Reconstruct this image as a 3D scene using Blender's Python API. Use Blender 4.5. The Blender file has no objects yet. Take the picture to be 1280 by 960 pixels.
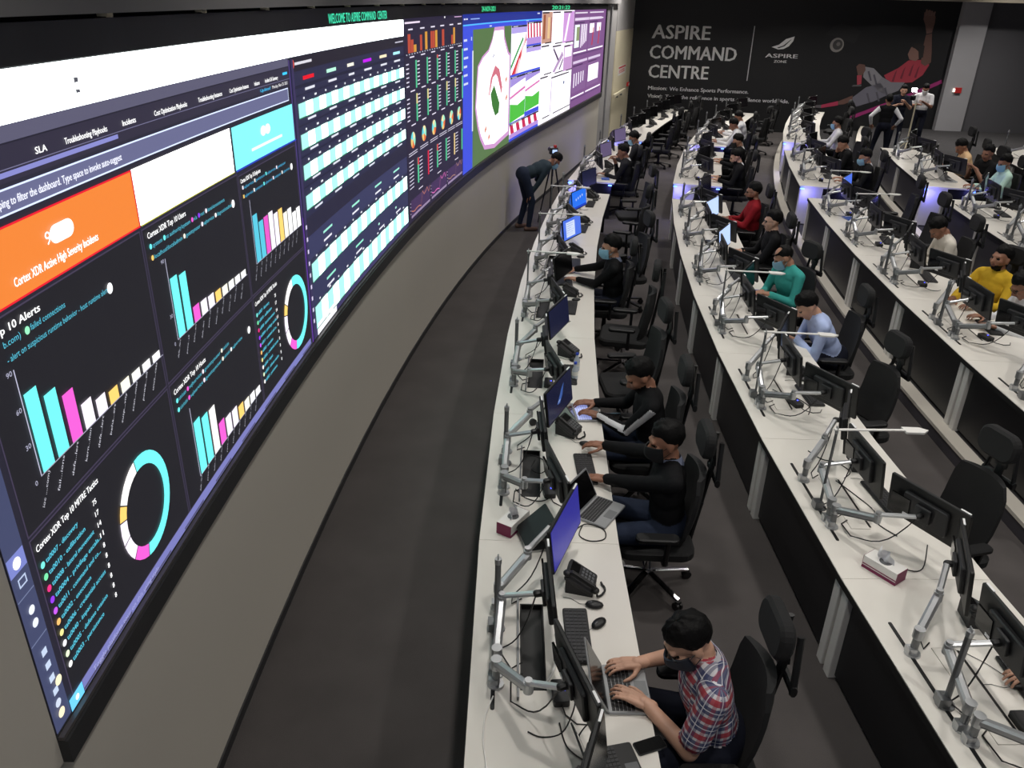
import bpy, bmesh, math, random
import numpy as np
from mathutils import Vector, Matrix, noise as mnoise

random.seed(7)
scene = bpy.context.scene
COL = scene.collection
PI = math.pi

# ------------------------------------------------------------------ camera
CAM_Z = 4.05
pitch = math.radians(25.693)
roll = math.radians(1.7008)
sp, cp = math.sin(pitch), math.cos(pitch)
a_, b_ = math.cos(roll), math.sin(roll)
U = Vector((1, 0, 0)); DN = Vector((0, -sp, -cp)); FW = Vector((0, cp, -sp))
IX = U * a_ - DN * b_
ID = U * b_ + DN * a_
cam_data = bpy.data.cameras.new('camera')
cam = bpy.data.objects.new('camera', cam_data)
COL.objects.link(cam)
cm = Matrix.Identity(4)
for i in range(3):
    cm[i][0] = IX[i]; cm[i][1] = -ID[i]; cm[i][2] = -FW[i]
cm.translation = Vector((0, 0, CAM_Z))
cam.matrix_world = cm
cam_data.sensor_fit = 'HORIZONTAL'
cam_data.sensor_width = 36.0
cam_data.lens = 1005.0 / 1280.0 * 36.0
cam_data.clip_start = 0.05
cam_data.clip_end = 200
scene.camera = cam

# ------------------------------------------------------------------ world, view, room light
world = bpy.data.worlds.new('World'); scene.world = world
world.use_nodes = True
wbg = world.node_tree.nodes['Background']
wbg.inputs[0].default_value = (0.80, 0.86, 1.0, 1)
wbg.inputs[1].default_value = 0.22
vs = scene.view_settings
vs.view_transform = 'Standard'; vs.look = 'None'; vs.gamma = 1.0
vs.use_curve_mapping = False
vs.exposure = 0.0
scene.display_settings.display_device = 'sRGB'

CEIL_Z = 5.6
LAMP_W = 28.0           # one recessed ceiling luminaire
LAMP_COL = (1.0, 0.957, 0.905)
CEIL_LAMPS = []
for ly in (1.5, 5.0, 8.5, 12.0, 15.5, 19.0, 22.5, 26.0):
    for lx in (0.5, 3.3, 6.1, 8.9, 11.7):
        if lx > 3 + ly * .6 + 3:
            continue
        CEIL_LAMPS.append((lx + 0.012 * (ly - 5) ** 2 * 0.6, ly))
for (lx, ly) in CEIL_LAMPS:
    ld = bpy.data.lights.new('ceiling_lamp', 'AREA')
    ld.shape = 'RECTANGLE'; ld.size = 0.28; ld.size_y = 0.28
    ld.energy = LAMP_W * (3.0 if ly > 25 else 1.1 if ly > 20 else 1.0); ld.color = LAMP_COL
    ld.spread = math.radians(120)
    lo = bpy.data.objects.new('ceiling_lamp_light', ld)
    lo.location = (lx, ly, CEIL_Z - 0.03)
    COL.objects.link(lo)

# ------------------------------------------------------------------ colours and materials
def lin(c):
    c = c / 255.0
    return c / 12.92 if c <= 0.04045 else ((c + 0.055) / 1.055) ** 2.4

def srgb(r, g, b):
    return (lin(r), lin(g), lin(b))

MATS = {}
def mat(name, rgb, rough=0.5, metal=0.0, var=0.06, nscale=12.0, emit=None, estr=0.0, bump=0.0, bscale=120.0, spec=0.5):
    if name in MATS:
        return MATS[name]
    m = bpy.data.materials.new(name); m.use_nodes = True
    nt = m.node_tree; N = nt.nodes; L = nt.links
    bs = N['Principled BSDF']
    c = srgb(*rgb)
    bs.inputs['Roughness'].default_value = rough
    bs.inputs['Metallic'].default_value = metal
    bs.inputs['Specular IOR Level'].default_value = spec
    tc = N.new('ShaderNodeTexCoord')
    if var > 0:
        nz = N.new('ShaderNodeTexNoise'); nz.inputs['Scale'].default_value = nscale; nz.inputs['Detail'].default_value = 3
        L.new(tc.outputs['Object'], nz.inputs['Vector'])
        mx = N.new('ShaderNodeMix'); mx.data_type = 'RGBA'
        mx.inputs[6].default_value = (*[x * (1 - var) for x in c], 1)
        mx.inputs[7].default_value = (*[min(1, x * (1 + var)) for x in c], 1)
        L.new(nz.outputs['Fac'], mx.inputs[0]); L.new(mx.outputs[2], bs.inputs['Base Color'])
    else:
        bs.inputs['Base Color'].default_value = (*c, 1)
    if bump > 0:
        nb = N.new('ShaderNodeTexNoise'); nb.inputs['Scale'].default_value = bscale; nb.inputs['Detail'].default_value = 2
        L.new(tc.outputs['Object'], nb.inputs['Vector'])
        bp = N.new('ShaderNodeBump'); bp.inputs['Strength'].default_value = bump; bp.inputs['Distance'].default_value = 0.01
        L.new(nb.outputs['Fac'], bp.inputs['Height']); L.new(bp.outputs['Normal'], bs.inputs['Normal'])
    if emit is not None:
        bs.inputs['Emission Color'].default_value = (*srgb(*emit), 1)
        bs.inputs['Emission Strength'].default_value = estr
    MATS[name] = m
    return m

mat('carpet', (84, 80, 79), rough=0.95, var=0.22, nscale=2.2, bump=0.5, bscale=260, spec=0.1)
mat('carpet_dark', (62, 61, 62), rough=0.95, var=0.2, nscale=3, bump=0.4, bscale=260, spec=0.1)
mat('wall_beige', (206, 200, 189), rough=0.6, var=0.03, nscale=0.8)
mat('wall_grey', (160, 158, 158), rough=0.7, var=0.03, nscale=0.8)
mat('wall_dark', (84, 83, 87), rough=0.75, var=0.04, nscale=0.8)
mat('pillar_grey', (158, 157, 160), rough=0.6, var=0.05, nscale=1.5)
mat('cream', (214, 205, 178), rough=0.5, var=0.03, nscale=2)
mat('black_void', (12, 12, 14), rough=0.9, var=0.1)
mat('frame_black', (50, 50, 52), rough=0.5, var=0.08)
mat('frame_edge', (96, 92, 92), rough=0.4, metal=0.3, var=0.05)
mat('ceiling_paint', (120, 118, 114), rough=0.9, var=0.03, nscale=1)
mat('soffit', (190, 180, 160), rough=0.8, var=0.03, nscale=1)
mat('desk_white', (226, 222, 214), rough=0.28, var=0.015, nscale=5)
mat('desk_edge', (22, 22, 22), rough=0.5, var=0.1)
mat('panel_black', (17, 18, 22), rough=0.42, var=0.1, nscale=4)
mat('panel_grey', (70, 68, 74), rough=0.5, var=0.06, nscale=4)
mat('leg_white', (214, 212, 208), rough=0.45, var=0.03)
mat('black_plastic', (18, 18, 19), rough=0.45, var=0.12)
mat('black_gloss', (11, 11, 12), rough=0.18, var=0.1)
mat('dark_plastic', (34, 34, 36), rough=0.5, var=0.1)
mat('grey_plastic', (96, 98, 100), rough=0.5, var=0.06)
mat('silver', (188, 190, 192), rough=0.32, metal=0.75, var=0.04)
mat('silver_dark', (128, 130, 132), rough=0.38, metal=0.7, var=0.05)
mat('chrome', (225, 225, 228), rough=0.10, metal=1.0, var=0.02)
mat('white_plastic', (232, 230, 226), rough=0.4, var=0.02)
mat('mark_white', (236, 236, 236), rough=0.5, var=0.02)
mat('chair_fabric', (22, 22, 23), rough=0.85, var=0.2, nscale=30, bump=0.25, bscale=300)
mat('chair_mesh', (27, 27, 28), rough=0.8, var=0.2, nscale=40, bump=0.3, bscale=400)
mat('key_grey', (42, 42, 44), rough=0.5, var=0.1)
mat('laptop_silver', (158, 160, 162), rough=0.35, metal=0.5, var=0.03)
mat('maroon', (122, 20, 72), rough=0.5, var=0.05)
mat('tissue', (236, 236, 240), rough=0.9, var=0.02)
mat('paper_blue', (64, 92, 170), rough=0.7, var=0.05)
mat('paper_white', (226, 226, 222), rough=0.8, var=0.02)
mat('bottle_clear', (190, 200, 210), rough=0.1, var=0.02)
mat('cap_blue', (30, 70, 200), rough=0.4, var=0.05)
mat('red_plastic', (190, 40, 40), rough=0.5, var=0.05)
mat('sign_red', (200, 60, 60), rough=0.6, var=0.03)
mat('led_blue', (60, 90, 255), rough=0.4, var=0, emit=(90, 130, 255), estr=5.0)
mat('socket_grey', (66, 66, 68), rough=0.45, var=0.08)
mat('led_dot', (60, 90, 255), rough=0.4, var=0, emit=(70, 80, 255), estr=4.0)
mat('lamp_emit', (255, 250, 240), var=0, emit=(255, 244, 225), estr=1.5)
mat('flash', (255, 255, 255), var=0, emit=(255, 252, 245), estr=60.0)
mat('skin_a', (172, 126, 102), rough=0.5, var=0.08, nscale=14)
mat('skin_b', (146, 102, 80), rough=0.5, var=0.08, nscale=14)
mat('skin_c', (198, 154, 130), rough=0.5, var=0.08, nscale=14)
mat('hair_black', (9, 8, 8), rough=0.62, var=0.3, nscale=60, bump=0.5, bscale=60, spec=0.18)
mat('eye_dark', (16, 12, 12), rough=0.25, var=0.05)
mat('lip', (112, 66, 58), rough=0.5, var=0.05)
mat('mask_blue', (150, 196, 222), rough=0.8, var=0.04, nscale=40)
mat('mask_black', (20, 20, 22), rough=0.8, var=0.1)
mat('mask_grey', (52, 58, 70), rough=0.8, var=0.08)
mat('mask_white', (226, 228, 230), rough=0.8, var=0.03)
def cloth(name, rgb, **k):
    return mat(name, rgb, rough=0.85, var=0.14, nscale=9, bump=0.75, bscale=13, spec=0.2, **k)
cloth('cloth_black', (18, 18, 20)); cloth('cloth_charcoal', (34, 34, 38)); cloth('cloth_navy', (24, 27, 40))
cloth('cloth_denim', (38, 46, 64)); cloth('cloth_white', (222, 222, 224)); cloth('cloth_lightblue', (176, 192, 232))
cloth('cloth_teal', (62, 160, 152)); cloth('cloth_red', (138, 24, 34)); cloth('cloth_yellow', (206, 168, 46))
cloth('cloth_peach', (226, 190, 146)); cloth('cloth_mint', (190, 222, 206)); cloth('cloth_cream', (214, 208, 196))
cloth('cloth_slate', (44, 56, 64)); cloth('cloth_greyblue', (128, 136, 160)); cloth('cloth_grey', (92, 94, 98))
cloth('shoe_dark', (28, 26, 26)); cloth('shoe_white', (208, 206, 202)); cloth('shoe_brown', (120, 96, 86))

# woven plaid shirt: crossing bands in object space
def plaid():
    m = bpy.data.materials.new('cloth_plaid'); m.use_nodes = True
    nt = m.node_tree; N = nt.nodes; L = nt.links
    bs = N['Principled BSDF']; bs.inputs['Roughness'].default_value = 0.85
    tc = N.new('ShaderNodeTexCoord'); sx = N.new('ShaderNodeSeparateXYZ')
    mp = N.new('ShaderNodeMapping');     L.new(tc.outputs['UV'], mp.inputs[0]); L.new(mp.outputs[0], sx.inputs[0])
    def band(out, per, lo, hi, ph=0.0):
        a = N.new('ShaderNodeMath'); a.operation = 'MULTIPLY_ADD'; a.inputs[1].default_value = 1 / per; a.inputs[2].default_value = 10 + ph
        L.new(out, a.inputs[0])
        f = N.new('ShaderNodeMath'); f.operation = 'FRACT'; L.new(a.outputs[0], f.inputs[0])
        g = N.new('ShaderNodeMath'); g.operation = 'GREATER_THAN'; g.inputs[1].default_value = lo; L.new(f.outputs[0], g.inputs[0])
        h = N.new('ShaderNodeMath'); h.operation = 'LESS_THAN'; h.inputs[1].default_value = hi; L.new(f.outputs[0], h.inputs[0])
        k = N.new('ShaderNodeMath'); k.operation = 'MULTIPLY'; L.new(g.outputs[0], k.inputs[0]); L.new(h.outputs[0], k.inputs[1])
        return k.outputs[0]
    def mixc(fac, base, col, amount):
        s = N.new('ShaderNodeMath'); s.operation = 'MULTIPLY'; s.inputs[1].default_value = amount; L.new(fac, s.inputs[0])
        mx = N.new('ShaderNodeMix'); mx.data_type = 'RGBA'; L.new(s.outputs[0], mx.inputs[0])
        if isinstance(base, tuple): mx.inputs[6].default_value = (*srgb(*base), 1)
        else: L.new(base, mx.inputs[6])
        mx.inputs[7].default_value = (*srgb(*col), 1)
        return mx.outputs[2]
    P = 0.088
    c = mixc(band(sx.outputs[1], P, 0.0, 0.42), (206, 204, 208), (34, 46, 96), 0.85)
    c = mixc(band(sx.outputs[1], P, 0.58, 0.86), c, (164, 30, 50), 0.9)
    c = mixc(band(sx.outputs[0], P, 0.05, 0.45), c, (34, 46, 96), 0.6)
    c = mixc(band(sx.outputs[0], P, 0.62, 0.84), c, (164, 30, 50), 0.5)
    c = mixc(band(sx.outputs[1], P, 0.19, 0.24), c, (226, 226, 230), 0.9)
    c = mixc(band(sx.outputs[0], P, 0.22, 0.27), c, (226, 226, 230), 0.8)
    L.new(c, bs.inputs['Base Color'])
    MATS['cloth_plaid'] = m
plaid()

# LED wall and monitor pictures: the picture is carried as a colour attribute on thin flat geometry
def led_material(name, strength):
    m = bpy.data.materials.new(name); m.use_nodes = True
    nt = m.node_tree; N = nt.nodes; L = nt.links
    bs = N['Principled BSDF']
    at = N.new('ShaderNodeAttribute'); at.attribute_name = 'Col'
    bs.inputs['Base Color'].default_value = (0.01, 0.01, 0.012, 1); bs.inputs['Roughness'].default_value = 0.6
    L.new(at.outputs['Color'], bs.inputs['Emission Color']); bs.inputs['Emission Strength'].default_value = strength
    MATS[name] = m
led_material('led_picture', 1.0)

def print_material(name):
    m = bpy.data.materials.new(name); m.use_nodes = True
    nt = m.node_tree; N = nt.nodes; L = nt.links
    bs = N['Principled BSDF']; bs.inputs['Roughness'].default_value = 0.7
    at = N.new('ShaderNodeAttribute'); at.attribute_name = 'Col'
    nz = N.new('ShaderNodeTexNoise'); nz.inputs['Scale'].default_value = 9
    mx = N.new('ShaderNodeMix'); mx.data_type = 'RGBA'; mx.blend_type = 'MULTIPLY'; mx.inputs[0].default_value = 0.1
    L.new(at.outputs['Color'], mx.inputs[6]); L.new(nz.outputs['Fac'], mx.inputs[7])
    L.new(mx.outputs[2], bs.inputs['Base Color'])
    MATS[name] = m
print_material('printed_colour')

# ------------------------------------------------------------------ mesh helpers
class MB:
    """collects shapes; build() links them as one mesh object"""
    def __init__(s): s.v = []; s.f = []; s.m = []; s.c = []; s.mi = 0; s.col = None; s.smooth = []; s.sm = False
    def add(s, vs, fs):
        o = len(s.v); s.v.extend([tuple(p) for p in vs])
        for f in fs:
            s.f.append(tuple(i + o for i in f)); s.m.append(s.mi); s.c.append(s.col); s.smooth.append(s.sm)
        return s
    def box(s, c, d, R=None):
        cx, cy, cz = c; dx, dy, dz = d[0] / 2, d[1] / 2, d[2] / 2
        vs = []
        for sx in (-1, 1):
            for sy in (-1, 1):
                for sz in (-1, 1):
                    p = Vector((sx * dx, sy * dy, sz * dz))
                    if R is not None: p = R @ p
                    vs.append((p.x + cx, p.y + cy, p.z + cz))
        return s.add(vs, [(0, 1, 3, 2), (4, 6, 7, 5), (0, 4, 5, 1), (2, 3, 7, 6), (0, 2, 6, 4), (1, 5, 7, 3)])
    def rbox(s, c, d, r, R=None, n=3):
        """box with rounded vertical edges (local z) and a small top chamfer"""
        dx, dy, dz = d[0] / 2, d[1] / 2, d[2] / 2
        r = min(r, dx * .99, dy * .99); ch = min(r * .35, dz * .45)
        def ring(ins):
            out = []
            for qx, qy, a0 in ((1, 1, 0), (-1, 1, 90), (-1, -1, 180), (1, -1, 270)):
                for k in range(n + 1):
                    a = math.radians(a0 + 90 * k / n)
                    out.append((qx * (dx - r) + math.cos(a) * (r - ins), qy * (dy - r) + math.sin(a) * (r - ins)))
            return out
        layers = [(-dz, ch), (-dz + ch, 0), (dz - ch, 0), (dz, ch)]
        vs = []; m = 4 * (n + 1)
        for z, ins in layers:
            for x, y in ring(ins): vs.append(Vector((x, y, z)))
        if R is not None: vs = [R @ p for p in vs]
        vs = [(p.x + c[0], p.y + c[1], p.z + c[2]) for p in vs]
        fs = [tuple(reversed(range(m)))]
        for l in range(3):
            for k in range(m):
                k2 = (k + 1) % m
                fs.append((l * m + k, l * m + k2, (l + 1) * m + k2, (l + 1) * m + k))
        fs.append(tuple(range(3 * m, 4 * m)))
        return s.add(vs, fs)
    def cone(s, p0, p1, r0, r1=None, n=10, caps=True):
        if r1 is None: r1 = r0
        p0 = Vector(p0); p1 = Vector(p1); d = (p1 - p0)
        if d.length < 1e-9: return s
        q = d.to_track_quat('Z', 'Y').to_matrix()
        vs = []
        for p, r in ((p0, r0), (p1, r1)):
            for k in range(n):
                a = 2 * PI * k / n
                vs.append(p + q @ Vector((math.cos(a) * r, math.sin(a) * r, 0)))
        fs = [(k, (k + 1) % n, n + (k + 1) % n, n + k) for k in range(n)]
        if caps: fs += [tuple(reversed(range(n))), tuple(range(n, 2 * n))]
        return s.add(vs, fs)
    def tube(s, pts, r, n=6):
        pts = [Vector(p) for p in pts]; rings = []
        for i, p in enumerate(pts):
            t = (pts[min(i + 1, len(pts) - 1)] - pts[max(i - 1, 0)]).normalized()
            q = t.to_track_quat('Z', 'Y').to_matrix()
            rings.append([p + q @ Vector((math.cos(2 * PI * k / n) * r, math.sin(2 * PI * k / n) * r, 0)) for k in range(n)])
        # keep rings aligned
        for i in range(1, len(rings)):
            best = min(range(n), key=lambda o: (rings[i][o] - rings[i - 1][0]).length)
            rings[i] = rings[i][best:] + rings[i][:best]
        vs = [p for rg in rings for p in rg]; fs = []
        for i in range(len(pts) - 1):
            for k in range(n):
                k2 = (k + 1) % n
                fs.append((i * n + k, i * n + k2, (i + 1) * n + k2, (i + 1) * n + k))
        fs += [tuple(reversed(range(n))), tuple(range((len(pts) - 1) * n, len(pts) * n))]
        return s.add(vs, fs)
    def bar(s, p0, p1, w, h, up=(0, 0, 1)):
        """rectangular bar, width w, height h, chamfered"""
        p0 = Vector(p0); p1 = Vector(p1); d = (p1 - p0).normalized()
        sd = d.cross(Vector(up))
        if sd.length < 1e-4: sd = Vector((1, 0, 0))
        sd.normalize(); u2 = sd.cross(d).normalized()
        pr = [(-w / 2, -h / 4), (-w / 4, -h / 2), (w / 4, -h / 2), (w / 2, -h / 4), (w / 2, h / 4), (w / 4, h / 2), (-w / 4, h / 2), (-w / 2, h / 4)]
        vs = [p + sd * x + u2 * y for p in (p0, p1) for x, y in pr]
        fs = [(k, (k + 1) % 8, 8 + (k + 1) % 8, 8 + k) for k in range(8)] + [tuple(reversed(range(8))), tuple(range(8, 16))]
        return s.add(vs, fs)
    def ball(s, c, r, nu=12, nv=8, R=None):
        if not hasattr(r, '__len__'): r = (r, r, r)
        vs = []; fs = []
        c = Vector(c)
        def T(p):
            p = Vector((p[0] * r[0], p[1] * r[1], p[2] * r[2]))
            if R is not None: p = R @ p
            return p + c
        vs.append(T((0, 0, 1)))
        for i in range(1, nv):
            t = PI * i / nv
            for j in range(nu):
                a = 2 * PI * j / nu
                vs.append(T((math.sin(t) * math.cos(a), math.sin(t) * math.sin(a), math.cos(t))))
        vs.append(T((0, 0, -1)))
        for j in range(nu): fs.append((0, 1 + j, 1 + (j + 1) % nu))
        for i in range(nv - 2):
            for j in range(nu):
                fs.append((1 + i * nu + j, 1 + (i + 1) * nu + j, 1 + (i + 1) * nu + (j + 1) % nu, 1 + i * nu + (j + 1) % nu))
        b = 1 + (nv - 2) * nu; e = len(vs) - 1
        for j in range(nu): fs.append((b + j, e, b + (j + 1) % nu))
        return s.add(vs, fs)
    def rcone(s, p0, p1, r0, r1, n=12):
        """tapered capsule"""
        p0 = Vector(p0); p1 = Vector(p1); d = p1 - p0
        q = (d if d.length > 1e-6 else Vector((0, 0, 1))).to_track_quat('Z', 'Y').to_matrix()
        vs = []; rings = []
        for k in range(1, 4):
            a = PI / 2 * (1 - k / 4); rings.append((p0, -math.sin(a) * r0, math.cos(a) * r0))
        rings.append((p0, 0, r0)); rings.append((p1, 0, r1))
        for k in range(1, 4):
            a = PI / 2 * k / 4; rings.append((p1, math.sin(a) * r1, math.cos(a) * r1))
        vs.append(p0 + q @ Vector((0, 0, -r0)))
        for (p, z, r) in rings:
            for j in range(n):
                a = 2 * PI * j / n; vs.append(p + q @ Vector((math.cos(a) * r, math.sin(a) * r, z)))
        vs.append(p1 + q @ Vector((0, 0, r1)))
        fs = []; m = len(rings)
        for j in range(n): fs.append((0, 1 + (j + 1) % n, 1 + j))
        for i in range(m - 1):
            for j in range(n):
                j2 = (j + 1) % n
                fs.append((1 + i * n + j, 1 + i * n + j2, 1 + (i + 1) * n + j2, 1 + (i + 1) * n + j))
        e = len(vs) - 1
        for j in range(n): fs.append((1 + (m - 1) * n + j, 1 + (m - 1) * n + (j + 1) % n, e))
        return s.add(vs, fs)
    def prism(s, poly, z0, z1):
        n = len(poly)
        vs = [(x, y, z0) for x, y in poly] + [(x, y, z1) for x, y in poly]
        fs = [tuple(reversed(range(n))), tuple(range(n, 2 * n))] + [(k, (k + 1) % n, n + (k + 1) % n, n + k) for k in range(n)]
        return s.add(vs, fs)
    def grid(s, rows):
        """rows: list of equal-length point lists"""
        n = len(rows[0]); vs = [p for r in rows for p in r]; fs = []
        for i in range(len(rows) - 1):
            for k in range(n - 1):
                fs.append((i * n + k, i * n + k + 1, (i + 1) * n + k + 1, (i + 1) * n + k))
        return s.add(vs, fs)
    def mesh(s, name, mats):
        me = bpy.data.meshes.new(name)
        me.from_pydata(s.v, [], s.f)
        if not isinstance(mats, (list, tuple)): mats = [mats]
        for m in mats: me.materials.append(MATS[m] if isinstance(m, str) else m)
        if len(mats) > 1: me.polygons.foreach_set('material_index', s.m)
        if any(s.smooth): me.polygons.foreach_set('use_smooth', s.smooth)
        if any(c is not None for c in s.c):
            at = me.color_attributes.new('Col', 'FLOAT_COLOR', 'CORNER')
            arr = []
            for f, c in zip(s.f, s.c):
                c = c or (0, 0, 0)
                arr.extend([c[0], c[1], c[2], 1.0] * len(f))
            at.data.foreach_set('color', arr)
        me.update()
        return me
    def build(s, name, mats, parent=None, loc=None):
        o = bpy.data.objects.new(name, s.mesh(name, mats))
        COL.objects.link(o)
        if loc is not None: o.location = loc
        if parent is not None: o.parent = parent
        return o

def tag(o, label=None, cat=None, group=None, kind=None):
    if label: o['label'] = label
    if cat: o['category'] = cat
    if group: o['group'] = group
    if kind: o['kind'] = kind
    return o

def empty(name, loc=(0, 0, 0), rz=0.0):
    o = bpy.data.objects.new(name, None); COL.objects.link(o)
    o.location = loc; o.rotation_euler = (0, 0, rz); o.empty_display_size = 0.1
    return o

def copy_tree(o, parent=None):
    c = o.copy(); COL.objects.link(c)
    c.parent = parent
    for ch in o.children: copy_tree(ch, c)
    return c

class Stock:
    """a thing built once; the first use hands out the original, later ones copies"""
    def __init__(s, root): s.root = root; s.used = False
    def get(s):
        if not s.used: s.used = True; return s.root
        return copy_tree(s.root)
    def drop(s):
        if not s.used:
            for ch in list(s.root.children):
                for g in list(ch.children): bpy.data.objects.remove(g)
                bpy.data.objects.remove(ch)
            bpy.data.objects.remove(s.root)

def struct(o): o['kind'] = 'structure'; return o

def set_mat(o, m, slot=0):
    o.material_slots[slot].link = 'OBJECT'
    o.material_slots[slot].material = MATS[m]

ORD = ['first', 'second', 'third', 'fourth', 'fifth', 'sixth', 'seventh', 'eighth', 'ninth']

# ------------------------------------------------------------------ lettering: every string is turned into a flat mesh once
TEXTS = {}
def make_texts(strings):
    tmp = []
    for t, bold in strings:
        cu = bpy.data.curves.new('lettering', 'FONT'); cu.body = t; cu.size = 1.0
        cu.resolution_u = 2
        ob = bpy.data.objects.new('lettering', cu); COL.objects.link(ob); tmp.append((t, bold, ob, cu))
    dg = bpy.context.evaluated_depsgraph_get()
    for t, bold, ob, cu in tmp:
        me = bpy.data.meshes.new_from_object(ob.evaluated_get(dg))
        vs = [(v.co.x, v.co.y) for v in me.vertices]; fs = [tuple(p.vertices) for p in me.polygons]
        x0 = min(v[0] for v in vs); x1 = max(v[0] for v in vs)
        if bold:      # heavier strokes: the outline is laid down three times, a little apart
            n_ = len(vs); base_v, base_f = list(vs), list(fs)
            for q, dx, dy in ((1, .024, .0), (2, .048, .0), (3, .024, .014)):
                vs += [(x + dx, y + dy) for x, y in base_v]; fs += [tuple(i + n_ * q for i in f) for f in base_f]
            x1 += .048
        TEXTS[(t, bold)] = ([(x - x0, y) for x, y in vs], fs, x1 - x0)
        bpy.data.meshes.remove(me); bpy.data.objects.remove(ob); bpy.data.curves.remove(cu)
# ================================================================== THE PLACE
WCX, WCY, WR = 52.23, 3.01, 53.84      # plan arc of the video wall
S1 = 14.15                             # where the arc runs out into a straight wall
_th1 = S1 / WR
_P1 = Vector((WCX - WR * math.cos(_th1), WCY + WR * math.sin(_th1)))
_T1 = Vector((math.sin(_th1), math.cos(_th1))); _N1 = Vector((math.cos(_th1), -math.sin(_th1)))
def wall(s, z, off=0.0):
    """point on the video wall: s metres along it, z up, off metres into the room"""
    if s <= S1:
        th = s / WR
        return (WCX - (WR - off) * math.cos(th), WCY + (WR - off) * math.sin(th), z)
    p = _P1 + _T1 * (s - S1) + _N1 * off
    return (p.x, p.y, z)

def srange(s0, s1, step=0.45):
    n = max(1, int(math.ceil((s1 - s0) / step)))
    return [s0 + (s1 - s0) * k / n for k in range(n + 1)]

def wall_slab(mb, s0, s1, z0, z1, o0, o1, step=0.7):
    """solid strip following the wall between offsets o0 (back) and o1 (front)"""
    ss = srange(s0, s1, step); n = len(ss); vs = []
    for s in ss: vs += [wall(s, z0, o0), wall(s, z1, o0), wall(s, z0, o1), wall(s, z1, o1)]
    fs = []
    for k in range(n - 1):
        a = 4 * k; b = a + 4
        fs += [(a + 2, b + 2, b + 3, a + 3), (a, a + 1, b + 1, b), (a + 1, a + 3, b + 3, b + 1), (a, b, b + 2, a + 2)]
    fs += [(0, 2, 3, 1), (4 * n - 4, 4 * n - 3, 4 * n - 1, 4 * n - 2)]
    mb.add(vs, fs); return mb

def circ_pt(cx, cy, R, Y):
    return cx - math.sqrt(R * R - (Y - cy) ** 2)

# floor
m = MB(); m.box((9, 14.5, -0.05), (24, 37, 0.1)); struct(m.build('floor', 'carpet'))
# seat tiers: two raised steps that follow the rows, with a pale nosing
def tier(R, z0, z1, name, y0=-1.5, y1=30.0):
    ys = [y0 + (y1 - y0) * k / 44 for k in range(45)]
    L = [(circ_pt(65.5, 4.76, R, y), y) for y in ys]
    poly = L + [(20.5, y1), (20.5, y0)]
    m = MB(); m.prism(poly, z0, z1); o = struct(m.build(name, 'carpet_dark'))
    m = MB()
    for k in range(44):
        (xa, ya), (xb, yb) = L[k], L[k + 1]
        m.add([(xa - .012, ya, z1 - .03), (xb - .012, yb, z1 - .03), (xb - .012, yb, z1 + .006), (xa - .012, ya, z1 + .006),
               (xb + .14, yb, z1 + .006), (xa + .14, ya, z1 + .006)], [(1, 0, 3, 2), (2, 3, 5, 4)])
    m.build('nosing', 'wall_beige', o)
    m = MB()
    for k in range(44):
        (xa, ya), (xb, yb) = L[k], L[k + 1]
        m.add([(xa - .006, ya, z0), (xb - .006, yb, z0), (xb - .006, yb, z1 - .03), (xa - .006, ya, z1 - .03)], [(1, 0, 3, 2)])
    m.build('riser', 'panel_grey', o)
tier(61.045 + .10, 0.0, 0.16, 'floor_tier')
tier(58.862 + .10, 0.16, 0.32, 'floor_tier')
tier(56.67 + .10, 0.32, 0.48, 'floor_tier', -1.5, 20.4)

# left wall below, beside and above the LED wall
m = MB(); wall_slab(m, -5.0, 22.0, 0.0, 1.52, -0.25, 0.0)
wall_slab(m, -5.0, -1.008, 1.52, 3.94, -0.25, 0.024)
struct(m.build('wall_left', 'wall_beige'))
m = MB(); wall_slab(m, -5.0, 22.0, 0.0, 0.07, 0.0, 0.012); struct(m.build('baseboard_left', 'frame_black'))
m = MB(); wall_slab(m, -5.0, 24.1, 3.958, CEIL_Z, -0.25, 0.10); bulk = struct(m.build('wall_upper', 'wall_grey'))
m = MB(); wall_slab(m, -5.0, 24.1, 3.94, 3.958, -0.25, 0.02); m.build('shadow_gap', 'black_void', bulk)
s = -0.7
m = MB()
while s < 20:
    c = wall(s, 3.952, 0.06); m = MB(); m.box(c, (0.04, 0.045, 0.014)); m.box((c[0] + .016, c[1], c[2] - .006), (0.016, 0.02, 0.008))
    m.build('clip', 'cream', bulk); s += 0.95
# wall running on behind the LED wall to the backdrop, with a pale service panel
m = MB(); wall_slab(m, 22.0, 24.15, 0.0, CEIL_Z, -0.25, 0.0); wall_slab(m, 24.15, 27.9, 3.2, CEIL_Z, -0.25, 0.02)
struct(m.build('wall_corner', 'wall_grey'))
m = MB(); wall_slab(m, 22.9, 23.0, 0, CEIL_Z, 0, 0.05); struct(m.build('trim_1', 'pillar_grey'))
m = MB(); wall_slab(m, 24.15, 27.9, 0.0, 3.2, -0.25, 0.03); d1 = struct(m.build('door_1', 'cream'))
m = MB(); wall_slab(m, 23.95, 26.2, 1.32, 1.40, 0.08, 0.14); m.build('rail', 'cream', d1)
m = MB(); wall_slab(m, 24.9, 24.97, 1.22, 1.36, 0.03, 0.1); wall_slab(m, 25.7, 25.77, 1.22, 1.36, 0.03, 0.1); m.build('bracket', 'silver_dark', d1)

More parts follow.
